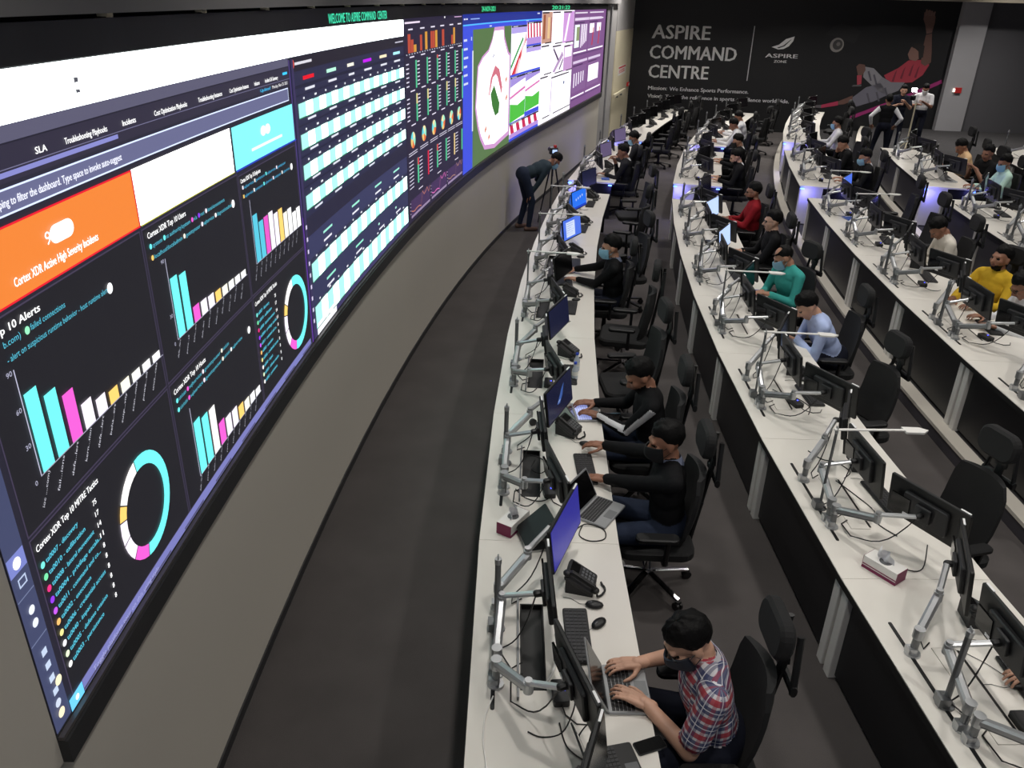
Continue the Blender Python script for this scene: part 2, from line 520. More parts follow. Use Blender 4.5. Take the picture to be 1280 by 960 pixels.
# backdrop wall
BD0 = Vector((3.76, 30.08)); BDD = Vector((1, -.1)).normalized(); BDN = Vector((-BDD.y, BDD.x))  # BDN points away from the room
def back(u, z, off=0.0):
    p = BD0 + BDD * u - BDN * off
    return (p.x, p.y, z)
def back_slab(mb, u0, u1, z0, z1, o0, o1):
    vs = [back(u, z, o) for u in (u0, u1) for z in (z0, z1) for o in (o0, o1)]
    return mb.add(vs, [(0, 1, 3, 2), (4, 6, 7, 5), (0, 4, 5, 1), (2, 3, 7, 6), (0, 2, 6, 4), (1, 5, 7, 3)])
mat('backdrop_print', (16, 16, 19), rough=0.55, var=0.18, nscale=0.5)
m = MB(); back_slab(m, -0.4, 10.53, 0.0, CEIL_Z, -0.2, 0.0); bdrop = struct(m.build('wall_back', 'backdrop_print'))
m = MB(); back_slab(m, -0.2, 10.53, 0.0, 0.08, 0.0, 0.02); struct(m.build('baseboard_back', 'black_void'))
m = MB(); back_slab(m, 10.53, 11.39, 0.0, CEIL_Z, -0.2, 0.25); struct(m.build('wall_pillar', 'pillar_grey'))
m = MB(); back_slab(m, 11.39, 14.2, 0.0, CEIL_Z, -0.2, 0.12); struct(m.build('wall_right', 'wall_dark'))
m = MB(); back_slab(m, 14.2, 17.0, 0.0, CEIL_Z, -0.2, 0.0); struct(m.build('wall_recess', 'black_void'))
m = MB(); back_slab(m, 4.2, 17.0, 4.30, 4.75, -0.1, 1.2); struct(m.build('trim_2', 'soffit'))
m = MB(); m.box((20.2, 13, CEIL_Z / 2), (0.2, 36, CEIL_Z)); struct(m.build('wall_side', 'wall_dark'))
# ceiling with recessed luminaires
m = MB(); m.box((9, 14.5, CEIL_Z + 0.05), (24, 37, 0.1)); ceil = struct(m.build('ceiling', 'ceiling_paint'))
for i, (lx, ly) in enumerate(CEIL_LAMPS):
    m = MB()
    for dx, dy, w, h in ((0, .165, .36, .03), (0, -.165, .36, .03), (.165, 0, .03, .3), (-.165, 0, .03, .3)):
        m.box((lx + dx, ly + dy, CEIL_Z - 0.01), (w, h, 0.02))
    m.build('luminaire_trim', 'white_plastic', ceil)

# small things on walls
m = MB(); wall_slab(m, 25.0, 26.55, 1.86, 2.14, 0.03, 0.035); sg = m.build('wall_sign', 'paper_white')
m = MB(); wall_slab(m, 25.05, 26.5, 2.07, 2.12, 0.035, 0.038); m.build('sign_band', 'sign_red', sg)
m = MB()
for zz in (1.93, 1.97, 2.01): wall_slab(m, 25.15, 26.4 - (zz - 1.9), zz, zz + .018, 0.035, 0.038)
m.build('sign_print', 'sign_red', sg)
tag(sg, 'white notice with red print on the cream panel left of the backdrop', 'sign')
m = MB(); wall_slab(m, 27.15, 27.45, 1.38, 1.5, 0.03, 0.09); o = m.build('call_point', 'red_plastic')
m = MB(); wall_slab(m, 27.22, 27.38, 1.41, 1.47, 0.09, 0.094); m.build('break_glass', 'white_plastic', o)
tag(o, 'small red fire call point on the cream panel below the notice', 'call point')
m = MB(); p = back(10.75, 2.55, .25); q = back(10.95, 1.64, .25)
m = MB(); back_slab(m, 10.86, 11.06, 1.55, 1.72, 0.25, 0.31); o = m.build('fire_alarm', 'red_plastic')
m = MB(); back_slab(m, 10.80, 10.86, 1.58, 1.68, 0.25, 0.29); m.build('strobe', 'lamp_emit', o)
tag(o, 'small red alarm box on the grey pillar beside the white shirted man', 'alarm')
m = MB(); back_slab(m, -0.12, -0.02, 3.15, 3.22, 0.1, 0.22); m.ball(back(-0.07, 3.16, .22), .05); o = m.build('security_camera', 'dark_plastic')
m = MB(); m.ball(back(-0.07, 3.15, .27), .03); m.build('lens', 'black_gloss', o)
tag(o, 'small dark security camera high beside the backdrop edge', 'camera')

# ------------------------------------------------------------------ LED video wall
vw = empty('video_wall', wall(-1.008, 1.52))
tag(vw, 'long curved LED video wall showing dashboards, charts, a map and camera pictures', 'video wall')
def vw_build(mb, name, mats, parent=None):
    o = mb.build(name, mats)
    o.parent = parent or vw
    if parent is None: o.matrix_parent_inverse = Matrix.Translation(-Vector(vw.location))
    return o
def fz(m_, *a): return wall_slab(m_, *a)
m = MB(); fz(m, -1.008, 22.03, 3.82, 3.94, 0.0, 0.06); vw_build(m, 'frame_top', 'frame_black')
m = MB(); fz(m, -1.008, 22.03, 1.52, 1.625, 0.0, 0.06); fz(m, -1.008, 22.03, 1.625, 1.65, 0.0, 0.03); vw_build(m, 'frame_bottom', 'frame_black')
m = MB(); fz(m, -1.008, 22.03, 1.628, 1.644, 0.03, 0.05); vw_build(m, 'edge_strip', 'frame_edge')
m = MB(); fz(m, -1.008, -1.0, 1.52, 3.94, 0.0, 0.022); vw_build(m, 'frame_side', 'frame_black')
m = MB(); fz(m, 22.0, 22.05, 1.52, 3.94, 0.0, 0.06); vw_build(m, 'frame_side', 'frame_black')
m = MB(); m.col = srgb(10, 10, 14); fz(m, -1.0, 22.0, 1.65, 3.82, -0.02, 0.02); vw_build(m, 'display_panel', 'led_picture')

WHITE = (255, 255, 255)
def px(c, k=1.0): return tuple(x * k for x in srgb(*c))
def rect(mb, s0, z0, s1, z1, c, lay=1, k=1.0):
    mb.col = px(c, k); off = 0.0235 + 0.0022 * lay
    ss = srange(s0, s1)
    for a, b in zip(ss[:-1], ss[1:]):
        mb.add([wall(a, z0, off), wall(b, z0, off), wall(b, z1, off), wall(a, z1, off)], [(0, 1, 2, 3)])
def poly(mb, pts, c, lay=1, k=1.0):
    mb.col = px(c, k); off = 0.0235 + 0.0022 * lay
    s0 = min(p_[0] for p_ in pts); s1 = max(p_[0] for p_ in pts); ss = srange(s0, s1)
    def clip(pl_, v, keep):          # keep the side of s = v
        o_ = []
        for i in range(len(pl_)):
            a, b = pl_[i], pl_[(i + 1) % len(pl_)]; ia, ib = keep(a[0]), keep(b[0])
            if ia: o_.append(a)
            if ia != ib: t = (v - a[0]) / (b[0] - a[0]); o_.append((v, a[1] + (b[1] - a[1]) * t))
        return o_
    for a, b in zip(ss[:-1], ss[1:]):
        q = pts if len(ss) == 2 else clip(clip(pts, a, lambda s_: s_ >= a - 1e-9), b, lambda s_: s_ <= b + 1e-9)
        if len(q) >= 3: mb.add([wall(s_, z_, off) for s_, z_ in q], [tuple(range(len(q)))])
def outline(mb, s0, z0, s1, z1, c, w=0.008, lay=2, k=1.0):
    rect(mb, s0, z0, s1, z0 + w, c, lay, k); rect(mb, s0, z1 - w, s1, z1, c, lay, k)
    rect(mb, s0, z0, s0 + w, z1, c, lay, k); rect(mb, s1 - w, z0, s1, z1, c, lay, k)
def disc(mb, s_, z_, r, c, lay=2, k=1.0, n=14, ry=None):
    ry = ry or r
    poly(mb, [(s_ + r * math.cos(2 * PI * i / n), z_ + ry * math.sin(2 * PI * i / n)) for i in range(n)], c, lay, k)
def ring(mb, s_, z_, ro, ri, a0, a1, c, lay=2, k=1.0):
    n = max(2, int((a1 - a0) / 9)); mb.col = px(c, k); off = 0.0235 + 0.0022 * lay
    for i in range(n):
        t0 = math.radians(a0 + (a1 - a0) * i / n); t1 = math.radians(a0 + (a1 - a0) * (i + 1) / n)
        mb.add([wall(s_ + ri * math.cos(t0), z_ + ri * math.sin(t0), off), wall(s_ + ro * math.cos(t0), z_ + ro * math.sin(t0), off),
                wall(s_ + ro * math.cos(t1), z_ + ro * math.sin(t1), off), wall(s_ + ri * math.cos(t1), z_ + ri * math.sin(t1), off)], [(0, 1, 2, 3)])
def text(mb, t, s0, z0, w, h, c, lay=3, k=1.0, bold=False):
    """lettering fitted to width w and capital height h"""
    vs, fs, tw = TEXTS[(t, bold)]; off = 0.0235 + 0.0022 * lay; kx = w / tw; ky = h / 0.70
    mb.col = px(c, k)
    mb.add([wall(s0 + x * kx, z0 + y * ky, off) for x, y in vs], fs)
def slant(mb, t, s0, z0, w, h, ang, c, lay=3, k=1.0):
    vs, fs, tw = TEXTS[(t, False)]; off = 0.0235 + 0.0022 * lay; kx = w / tw; ky = h / 0.70
    ca, sa = math.cos(ang), math.sin(ang); mb.col = px(c, k)
    mb.add([wall(s0 + x * kx * ca - y * ky * sa, z0 + x * kx * sa + y * ky * ca, off) for x, y in vs], fs)

LIST_ROWS = ['ta0007 - discovery', 'ta0010 - exfiltration', 'ta0008 - lateral movement', 'ta0004 - privilege escala...', 'ta0011 - command and co...',
             'ta0002 - execution', 'ta0006 - credential access', 'ta0040 - impact', 'ta0005 - defense evasion', 'ta0003 - persistence']
STR = [('SLA', True), ('Troubleshooting Playbooks', True), ('Incidents', True), ('Cost Optimization Playbooks', True), ('Troubleshooting Instances', True),
       ('Cost Optimization Instances', True), ('Indicators', True), ('Incident SLA Summary', True), ('typing to filter the dashboard. Type space to invoke auto-suggest', True),
       ('9', False), ('Cortex XDR Active High Severity Incidents', True), ('Top 10 Alerts', True), ('b.com)', False), ('failed connections', False),
       ('- alert on suspicious runtime behavior - host runtime alert', False), ('Cortex XDR Top 10 Users', True), ('system', False), ('nt authority\\system', False), ('n/a', False),
       ('root', False), ('domain\\announcements', False), ('localhost\\localadmin', False), ('guestsysuser', False), ('sqlservice', False), ('diagnosticsadmin', False),
       ('Cortex XDR Top 10 MITRE Tactics', True), ('Cortex XDR Top 10 Hosts', True), ('Cortex XDR Top 10 Endpoints', True), ('Toggle platform tour on this using style', False), ('Updated', False), ('Monday, Nov 23, 2021', False), ('WELCOME TO ASPIRE COMMAND  CENTER', True), ('24-NOV-2021', True), ('20:21:22', True),
       ('75', True), ('17', True), ('14', True), ('11', True), ('0', False), ('30', False), ('60', False), ('90', False),
       ('ioc ....com)', False), ('fail...ions', False), ('defa...lert', False), ('kern...tion', False), ('beha...ert', False), ('susp...vity', False), ('scan...nnel', False), ('powe...ell', False), ('unus...cess', False),
       ('ASPIRE', True), ('COMMAND', True), ('CENTRE', True), ('Mission:', True), ('We Enhance Sports Performance.', True), ('Vision:', True), ('To be the reference in sports excellence worldwide.', True), ('ZONE', True), ('8', True)]
STR += [(t, True) for t in LIST_ROWS]
make_texts(STR)

CY = (112, 246, 244); PINK = (238, 92, 206); PALE = (250, 240, 255); YEL = (252, 206, 110); TEAL = (84, 190, 214)
GRID = (70, 62, 84); CARD = (33, 32, 38); NAVY = (44, 42, 62)

# window 1: security dashboard
m = MB()
rect(m, -1.0, 1.65, 2.64, 3.655, (40, 38, 52), 0)
rect(m, -1.0, 3.655, 6.12, 3.81, (244, 255, 252), 1, 5.0)
rect(m, 0.0, 3.735, 0.03, 3.752, (90, 90, 100), 2); rect(m, 0.0, 3.70, 0.03, 3.712, (90, 90, 100), 2)
rect(m, -1.0, 3.605, 2.6, 3.655, (96, 94, 118), 1)
rect(m, -1.0, 3.49, 2.6, 3.6, (52, 48, 66), 1)
for t, a, b in (('SLA', -0.335, -0.262), ('Troubleshooting Playbooks', -0.145, 0.05 + .12), ('Incidents', 0.30, 0.42), ('Cost Optimization Playbooks', 0.60, 0.96),
                ('Troubleshooting Instances', 1.10, 1.42), ('Cost Optimization Instances', 1.53, 1.83), ('Indicators', 1.93, 2.02), ('Incident SLA Summary', 2.12, 2.36)):
    text(m, t, a, 3.545, b - a, 0.022, WHITE, 3, 1.3, True)
rect(m, -1.0, 3.528, 2.6, 3.531, (120, 118, 150), 2)
rect(m, -1.0, 3.506, 0.25, 3.522, (142, 144, 214), 2)
rect(m, -0.95, 3.398, 2.54, 3.478, (108, 110, 148), 2); outline(m, -0.95, 3.398, 2.54, 3.478, (214, 226, 255), 0.006, 3, 1.3)
text(m, 'typing to filter the dashboard. Type space to invoke auto-suggest', -0.62, 3.425, 0.86, 0.026, (240, 242, 255), 4, 1.2, True)
text(m, 'Updated', 2.02, 3.50, 0.18, 0.018, (60, 200, 255), 3, 1.2); text(m, 'Monday, Nov 23, 2021', 2.24, 3.50, 0.3, 0.018, WHITE, 3, 1.2)
rect(m, 2.46, 3.56, 2.55, 3.575, (60, 200, 255), 3, 1.2)
# tiles
rect(m, -0.86, 3.14, 0.30, 3.37, (246, 136, 56), 1, 1.05); outline(m, -0.86, 3.136, 0.303, 3.373, (236, 26, 48), 0.007, 2, 1.1)
text(m, '9', -0.395, 3.255, 0.035, 0.045, WHITE, 4, 1.5)
for a in (-0.325, -0.245): disc(m, a, 3.278, 0.04, WHITE, 4, 1.5, 20, 0.032)
rect(m, -0.325, 3.246, -0.245, 3.310, WHITE, 4, 1.5)
text(m, 'Cortex XDR Active High Severity Incidents', -0.615, 3.182, 0.56, 0.03, WHITE, 4, 1.5, True)
rect(m, 0.312, 3.14, 1.472, 3.372, (255, 255, 250), 1, 4.0); rect(m, 0.312, 3.136, 1.472, 3.141, (200, 200, 60), 2)
rect(m, 1.50, 3.14, 2.63, 3.37, (134, 246, 250), 1, 1.15); rect(m, 1.5, 3.132, 2.63, 3.142, (40, 70, 200), 2)
for a in (2.0, 2.08): disc(m, a, 3.285, 0.05, (236, 255, 255), 3, 1.4, 12, 0.03)
rect(m, 1.77, 3.20, 2.34, 3.216, (236, 255, 255), 3, 1.3)
# cards of the chart grid
for s0, s1, z0, z1 in ((-0.86, 0.285, 2.405, 3.115), (0.315, 1.495, 2.405, 3.115), (1.525, 2.585, 2.405, 3.10), (-0.86, 0.285, 1.705, 2.38), (0.315, 1.495, 1.705, 2.38), (1.525, 2.585, 1.705, 2.38)):
    rect(m, s0, z0, s1, z1, CARD, 1); outline(m, s0 - .008, z0 - .008, s1 + .008, z1 + .008, GRID, 0.006, 1)
def bars(mb, s0, pitch_, w, zb, hs, cols, ax=True, ztop=None):
    for i, (h, c) in enumerate(zip(hs, cols)):
        rect(mb, s0 + i * pitch_, zb, s0 + i * pitch_ + w, zb + h, c, 3, 1.25)
    if ax:
        zt = ztop or zb + max(hs) * 1.3
        rect(mb, s0 - 0.018, zb, s0 - 0.013, zt, (200, 200, 225), 3)
        rect(mb, s0 - 0.018, zb - .004, s0 + pitch_ * len(hs), zb, (170, 170, 190), 3)
BC = [CY, CY, PINK, PALE, PALE, YEL, (250, 246, 226), (252, 252, 246), (252, 252, 252), WHITE]
text(m, 'Top 10 Alerts', -0.80, 3.068, 0.29, 0.026, WHITE, 3, 1.3, True)
text(m, 'b.com)', -0.74, 3.026, 0.095, 0.022, TEAL, 3, 1.2); disc(m, -0.605, 3.034, 0.014, (150, 240, 190), 3, 1.2)
text(m, 'failed connections', -0.585, 3.026, 0.222, 0.022, TEAL, 3, 1.2)
text(m, '- alert on suspicious runtime behavior - host runtime alert', -0.74, 2.975, 0.68, 0.022, TEAL, 3, 1.2); disc(m, -0.04, 2.984, 0.022, WHITE, 3, 1.4)
bars(m, -0.708, 0.1005, 0.074, 2.556, (.294, .24, .19, .103, .072, .056, .048, .042, .038, .034), BC, True, 2.947)
for t, z_ in (('90', 2.945), ('60', 2.815), ('30', 2.685), ('0', 2.55)):
    text(m, t, -0.765, z_ - .012, 0.03 if len(t) > 1 else .014, 0.018, (190, 190, 215), 3)
for i, t in enumerate(('ioc ....com)', 'fail...ions', 'defa...lert', 'kern...tion', 'defa...lert', 'beha...ert', 'susp...vity', 'scan...nnel', 'powe...ell', 'unus...cess')):
    slant(m, t, -0.75 + i * 0.1005, 2.445, 0.125, 0.014, math.radians(52), (214, 214, 226), 3)
# chart: users
text(m, 'Cortex XDR Top 10 Users', 0.345, 3.072, 0.42, 0.026, WHITE, 3, 1.3, True)
s = 0.36
for t, w, c in (('system', .12, CY), ('nt authority\\system', .30, CY), ('n/a', .06, PINK), ('root', .07, (140, 60, 240)), ('domain\\announcements', .26, PALE)):
    disc(m, s, 3.036, 0.012, c, 3, 1.2); text(m, t, s + .018, 3.026, w - .02, 0.02, TEAL, 3, 1.2); s += w + .025
s = 0.36
for t, w, c in (('localhost\\localadmin', .33, YEL), ('guestsysuser', .2, (250, 246, 226)), ('sqlservice', .16, PALE), ('diagnosticsadmin', .24, WHITE)):
    disc(m, s, 2.986, 0.012, c, 3, 1.2); text(m, t, s + .018, 2.976, w - .02, 0.02, TEAL, 3, 1.2); s += w + .025
disc(m, 1.385, 2.985, 0.022, WHITE, 3, 1.4)
bars(m, 0.49, 0.098, 0.076, 2.556, (.29, .276, .08, .073, .066, .057, .05, .046, .042, .038), BC, True, 2.947)
for t, z_ in (('90', 2.945), ('30', 2.685), ('0', 2.55)): text(m, t, 0.43, z_ - .012, 0.03 if len(t) > 1 else .014, 0.018, (190, 190, 215), 3)
for i in range(10): slant(m, ('defa...lert', 'powe...ell', 'beha...ert')[i % 3], 0.45 + i * 0.098, 2.47 - .02 * (i % 2), 0.09, 0.012, math.radians(55), (200, 200, 214), 3)
# chart: hosts (third column, upper)
text(m, 'Cortex XDR Top 10 Endpoints', 1.535, 3.062, 0.34, 0.024, WHITE, 3, 1.3, True)
for z_, n, e in ((3.026, 4, 2.37), (2.976, 5, 2.44)):
    for i in range(n):
        a = 1.55 + (e - 1.55) * i / n; rect(m, a, z_, a + .018, z_ + .02, BC[(i * 3 + n) % 10], 3, 1.2)
        text(m, ('sqlservice', 'guestsysuser')[i % 2], a + .026, z_, (e - 1.55) / n - .04, 0.018, (70, 170, 214), 3, 1.2)
disc(m, 2.47, 2.985, 0.022, WHITE, 3, 1.4)
bars(m, 1.655, 0.0925, 0.078, 2.565, (.285, .225, .23, .235, .205, .21, .165, .17, .125, .135), [TEAL, TEAL, (220, 84, 190), PALE, PALE, YEL, (250, 246, 226), WHITE, WHITE, WHITE], True, 2.948)
for i in range(10): slant(m, ('defa...lert', 'powe...ell', 'beha...ert')[i % 3], 1.60 + i * 0.0925, 2.47, 0.09, 0.012, math.radians(60), (200, 200, 214), 3)
# tactics list with ring
def tactics(s0, k, sr, rs):
    text(m, 'Cortex XDR Top 10 MITRE Tactics', s0, 2.328, 0.44 * k, 0.026, WHITE, 3, 1.3, True)
    cols = [(120, 230, 220), (120, 230, 170), (236, 50, 130), (150, 60, 250), (200, 90, 250), (250, 190, 110), (240, 230, 150), WHITE, (230, 250, 210), WHITE]
    for i, t in enumerate(LIST_ROWS):
        z_ = 2.262 - i * 0.0495
        disc(m, s0 + .012, z_ + .008, 0.013, cols[i], 3, 1.2); text(m, t, s0 + .032, z_, 0.0123 * len(t) * k, 0.020, TEAL, 3, 1.25, True)
        if i < 4: text(m, ('75', '17', '14', '11')[i], s0 + .372 * k, z_, 0.028 * k, 0.022, WHITE, 3, 1.3, True)
        else: text(m, '8', s0 + .376 * k, z_, 0.015 * k, 0.022, WHITE, 3, 1.3, True)
    for a0, a1, c in ((-104, 98, CY), (98, 148, (255, 252, 250)), (148, 166, YEL), (166, 193, PALE), (193, 222, PALE), (222, 256, PINK)):
        ring(m, sr, 2.012, rs, rs * 0.76, a0 + .8, a1 - .8, c, 3, 1.25)
tactics(-0.85, 1.0, -0.095, 0.238)
tactics(1.535, 0.95, 2.29, 0.262)
# chart: hosts (second column, lower)
text(m, 'Cortex XDR Top 10 Hosts', 0.34, 2.325, 0.40, 0.026, WHITE, 3, 1.3, True)
for z_, e in ((2.28, 1.06), (2.232, 1.37)):
    a = .36; i = 0
    while a < e - .1:
        w = .10 + .07 * ((i * 7) % 3); disc(m, a, z_ + .009, .012, BC[(i * 2) % 10], 3, 1.2)
        text(m, ('localhost\\localadmin', 'sqlservice', 'guestsysuser')[i % 3], a + .018, z_, w - .01, 0.02, TEAL, 3, 1.2); a += w + .03; i += 1
disc(m, 1.388, 2.238, 0.022, WHITE, 3, 1.4)
bars(m, 0.488, 0.0985, 0.078, 1.803, (.295, .27, .262, .13, .112, .104, .08, .066, .058, .046), [CY, CY, (252, 250, 246), PINK, PALE, PALE, YEL, (250, 246, 226), WHITE, WHITE], True, 2.19)
for i in range(10): slant(m, ('defa...lert', 'powe...ell', 'beha...ert')[i % 3], 0.45 + i * 0.0985, 1.725, 0.08, 0.012, math.radians(60), (200, 200, 214), 3)
# toolbar and side bar
rect(m, -0.80, 1.652, 2.59, 1.663, (60, 56, 80), 2); rect(m, -0.80, 1.652, 2.59, 1.66, (96, 92, 130), 2)
rect(m, -0.80, 1.65, 2.56, 1.703, (128, 130, 196), 2, 1.0)
text(m, 'Toggle platform tour on this using style', -0.72, 1.665, 0.62, 0.022, (176, 178, 226), 3)
rect(m, -0.90, 1.65, -0.805, 1.705, (110, 206, 255), 3, 1.2); disc(m, -0.853, 1.678, 0.012, WHITE, 4, 1.3)
rect(m, -1.0, 1.65, -0.90, 3.60, (70, 76, 110), 1); rect(m, -1.0, 2.335, -0.905, 2.405, (130, 140, 214), 2)
disc(m, -0.955, 2.37, 0.022, WHITE, 3, 1.3); outline(m, -0.975, 2.28, -0.93, 2.315, (190, 205, 235), 0.006, 3, 1.1)
rect(m, -1.0, 2.238, -0.905, 2.242, (120, 130, 165), 2); rect(m, -1.0, 2.05, -0.905, 2.054, (120, 130, 165), 2)
for z_ in (2.175, 2.12): disc(m, -0.95, z_, 0.017, (230, 236, 250), 3, 1.2)
for z_ in (1.99, 1.93, 1.87, 1.81): rect(m, -0.965, z_ - .014, -0.935, z_ + .014, (200, 215, 240), 3, 1.1)
disc(m, -0.925, 1.835, 0.02, (250, 240, 200), 4, 1.2); disc(m, -0.955, 1.757, 0.017, (210, 220, 240), 3, 1.1); disc(m, -0.955, 1.712, 0.02, (250, 236, 200), 4, 1.2)
rect(m, 2.60, 1.65, 2.625, 3.64, (74, 60, 120), 2); rect(m, 2.612, 1.65, 2.62, 2.6, (120, 50, 190), 3, 1.2)
w1 = vw_build(m, 'dashboard_window', 'led_picture'); w1['label'] = 'dark dashboard with orange, white and cyan tiles, bar charts and rings'

# window 2: status table
m = MB()
rect(m, 2.65, 1.65, 6.12, 3.655, (46, 46, 74), 0)
rect(m, 2.66, 3.56, 6.12, 3.65, (40, 36, 48), 1); disc(m, 2.69, 3.61, .03, (230, 80, 60), 2); rect(m, 2.73, 3.60, 3.12, 3.617, (220, 218, 226), 2, 1.1)
rect(m, 5.75, 3.60, 6.08, 3.612, (200, 198, 214), 2)
for a, b, c in ((2.89, 3.15, (224, 20, 40)), (3.475, 3.73, (180, 240, 214)), (4.06, 4.26, (240, 236, 220)), (4.56, 4.84, (190, 20, 240)), (5.14, 5.4, (240, 226, 190)), (5.66, 5.93, (170, 236, 244))):
    rect(m, a, 3.495, b, 3.52, c, 2, 1.2); rect(m, a + .03, 3.425, b, 3.442, (224, 226, 236), 2, 1.1)
for z0, z1 in ((3.45, 3.47), (3.40, 3.408), (3.20, 3.21), (2.99, 3.0), (2.78, 2.79)): rect(m, 2.66, z0, 6.1, z1, (36, 36, 58), 1)
def strip(z0, z1, cells=10):
    L = 3.33 / cells
    for i in range(cells):
        a = 2.74 + i * L
        rect(m, a, z0, a + L * .5, z1, (176, 250, 236), 2, 1.15); rect(m, a + L * .5, z0, a + L, z1, (214, 255, 242), 2, 4.5)
    rect(m, 2.74, z0 - .007, 6.07, z0, (50, 130, 96), 2)
for z0, z1 in ((3.258, 3.352), (3.047, 3.147), (2.838, 2.938), (2.625, 2.725), (2.08, 2.222), (1.705, 1.882)): strip(z0, z1)
for zt in (3.372, 3.165, 2.957, 2.745, 2.245, 1.905):
    for i in range(12): rect(m, 2.86 + i * .272, zt, 2.86 + i * .272 + (.05 if i % 2 else .03), zt + .014, (235, 238, 245), 2, 1.1)
for zt in (3.225, 3.017, 2.81, 2.59):
    for i in range(6): rect(m, 2.93 + i * .555, zt, 3.13 + i * .555, zt + .015, (225, 228, 240), 2, 1.1)
rect(m, 2.66, 2.43, 6.1, 2.57, (42, 40, 62), 1); rect(m, 2.66, 2.26, 6.1, 2.43, (58, 60, 96), 1); rect(m, 2.66, 1.90, 6.1, 2.07, (54, 56, 90), 1)
for a in (3.09, 3.95, 4.76, 5.5): rect(m, a, 2.36, a + .25, 2.378, (160, 236, 214), 2, 1.1); rect(m, a, 2.295, a + .22, 2.312, (230, 230, 240), 2, 1.1)
for a in (3.09, 4.0): rect(m, a, 1.985, a + .26, 2.003, (150, 236, 210), 2, 1.1); rect(m, a, 1.925, a + .2, 1.942, (230, 230, 240), 2, 1.1)
for a in (4.85, 5.55): disc(m, a, 1.99, .03, (180, 240, 220), 2, 1.1, 10, .012); rect(m, a, 1.925, a + .2, 1.942, (230, 230, 240), 2, 1.1)
rect(m, 2.66, 1.65, 6.1, 1.74, (66, 60, 104), 1); rect(m, 2.75, 1.65, 3.3, 1.74, (246, 246, 255), 2, 1.2)
for i, c in enumerate(((240, 240, 250), (180, 220, 250), (210, 210, 240), (120, 200, 250), (250, 230, 200), (160, 240, 220), (110, 180, 250), (240, 160, 240))): disc(m, 3.42 + i * .13, 1.715, .035, c, 2, 1.1, 8, .014)
for i in range(5): rect(m, 5.2 + i * .16, 1.705, 5.3 + i * .16, 1.725, (214, 208, 240), 2)
rect(m, 2.655, 1.65, 2.70, 3.64, (60, 52, 92), 2)
for i in range(9): rect(m, 2.665, 2.5 - i * .09, 2.695, 2.53 - i * .09, (225, 215, 245), 3)
w2 = vw_build(m, 'status_window', 'led_picture'); w2['label'] = 'status table with rows of mint and white cells'

# window 3: small charts
m = MB()
rect(m, 6.13, 1.65, 9.09, 3.82, (44, 38, 60), 0)
rect(m, 6.17, 3.765, 6.84, 3.783, (236, 220, 240), 2, 1.1); rect(m, 8.05, 3.79, 8.1, 3.81, WHITE, 2); rect(m, 8.6, 3.79, 9.0, 3.80, (220, 180, 220), 2)
for a in (6.31, 6.85, 7.36, 7.84, 8.33, 8.78): rect(m, a, 3.70, a + .2, 3.715, (226, 220, 236), 2, 1.1)
OR, BR = (210, 150, 60), (182, 74, 54)
for a, w, h, c in ((6.28, .12, .188, BR), (6.41, .12, .13, BR), (6.54, .12, .075, OR), (6.83, .1, .165, BR), (7.07, .11, .19, OR), (7.34, .1, .187, BR), (7.45, .1, .185, BR), (7.57, .11, .19, OR), (7.92, .12, .19, BR), (8.42, .1, .11, BR), (8.53, .1, .195, OR)):
    rect(m, a, 3.475, a + w, 3.475 + h, c, 2, 1.1)
for i in range(24): rect(m, 6.2 + i * .12, 3.455, 6.24 + i * .12, 3.467, (200, 206, 220), 2)
for a in (6.35, 6.86, 7.36, 7.85, 8.33, 8.8):
    for z_ in (3.425, 3.075, 2.715): rect(m, a, z_, a + .2, z_ + .013, (226, 220, 236), 2, 1.1)
G = (84, 204, 150)
for i, a in enumerate((6.6, 7.13, 7.64, 8.13, 8.61, 9.03)):
    rect(m, a, 3.10, a + .055, 3.39, G, 2, 1.1); rect(m, a, 2.74, a + .055, 3.04, G, 2, 1.1)
    if i == 2: rect(m, a, 3.35, a + .055, 3.39, (220, 40, 70), 3, 1.1)
    if i in (0, 1, 3, 4): rect(m, a, 2.93, a + .055, 3.04, (236, 206, 140), 3, 1.1)
    if i < 5:
        for j in range(7):
            for zz in (3.365 - j * .04, 3.015 - j * .04): rect(m, a + .08, zz, a + .19, zz + .012, (222, 218, 236), 2, 1.05)
for j in range(6):
    for zz in (3.36 - j * .045, 3.005 - j * .045): rect(m, 6.18, zz, 6.3, zz + .013, (222, 218, 236), 2, 1.05)
for i, a in enumerate((6.40, 6.93, 7.44, 7.93, 8.4, 8.85)):
    for q, c in enumerate(((100, 214, 226), (240, 200, 120), (226, 110, 60), (150, 230, 200), (240, 226, 170))):
        a0 = 90 + i * 23 + q * 72; n = 5
        poly(m, [(a, 2.56)] + [(a + .105 * math.cos(math.radians(a0 + 72 * t / n)), 2.56 + .09 * math.sin(math.radians(a0 + 72 * t / n))) for t in range(n + 1)], c, 3, 1.1)
    rect(m, a - .2, 2.425, a + .2, 2.433, (222, 218, 236), 2); rect(m, a - .2, 2.40, a + .2, 2.408, (222, 218, 236), 2)
for i, a in enumerate((6.59, 7.1, 7.58, 8.07, 8.55, 9.0)):
    c = (G, (220, 40, 70), G, G, (236, 206, 140), G)[i]
    rect(m, a, 2.04, a + .06, 2.33, c, 2, 1.1)
    if i in (0, 2): rect(m, a, 2.25, a + .06, 2.33, (220, 40, 70), 3, 1.1)
    if i < 5:
        for j in range(7): rect(m, a + .09, 2.31 - j * .042, a + .24, 2.32 - j * .042, (222, 218, 236), 2)
for j in range(8): rect(m, 6.2, 2.33 - j * .042, 6.4, 2.34 - j * .042, (222, 218, 236), 2)
for a in (6.62, 7.6, 8.6): rect(m, a, 1.955, a + .2, 1.967, (226, 220, 236), 2)
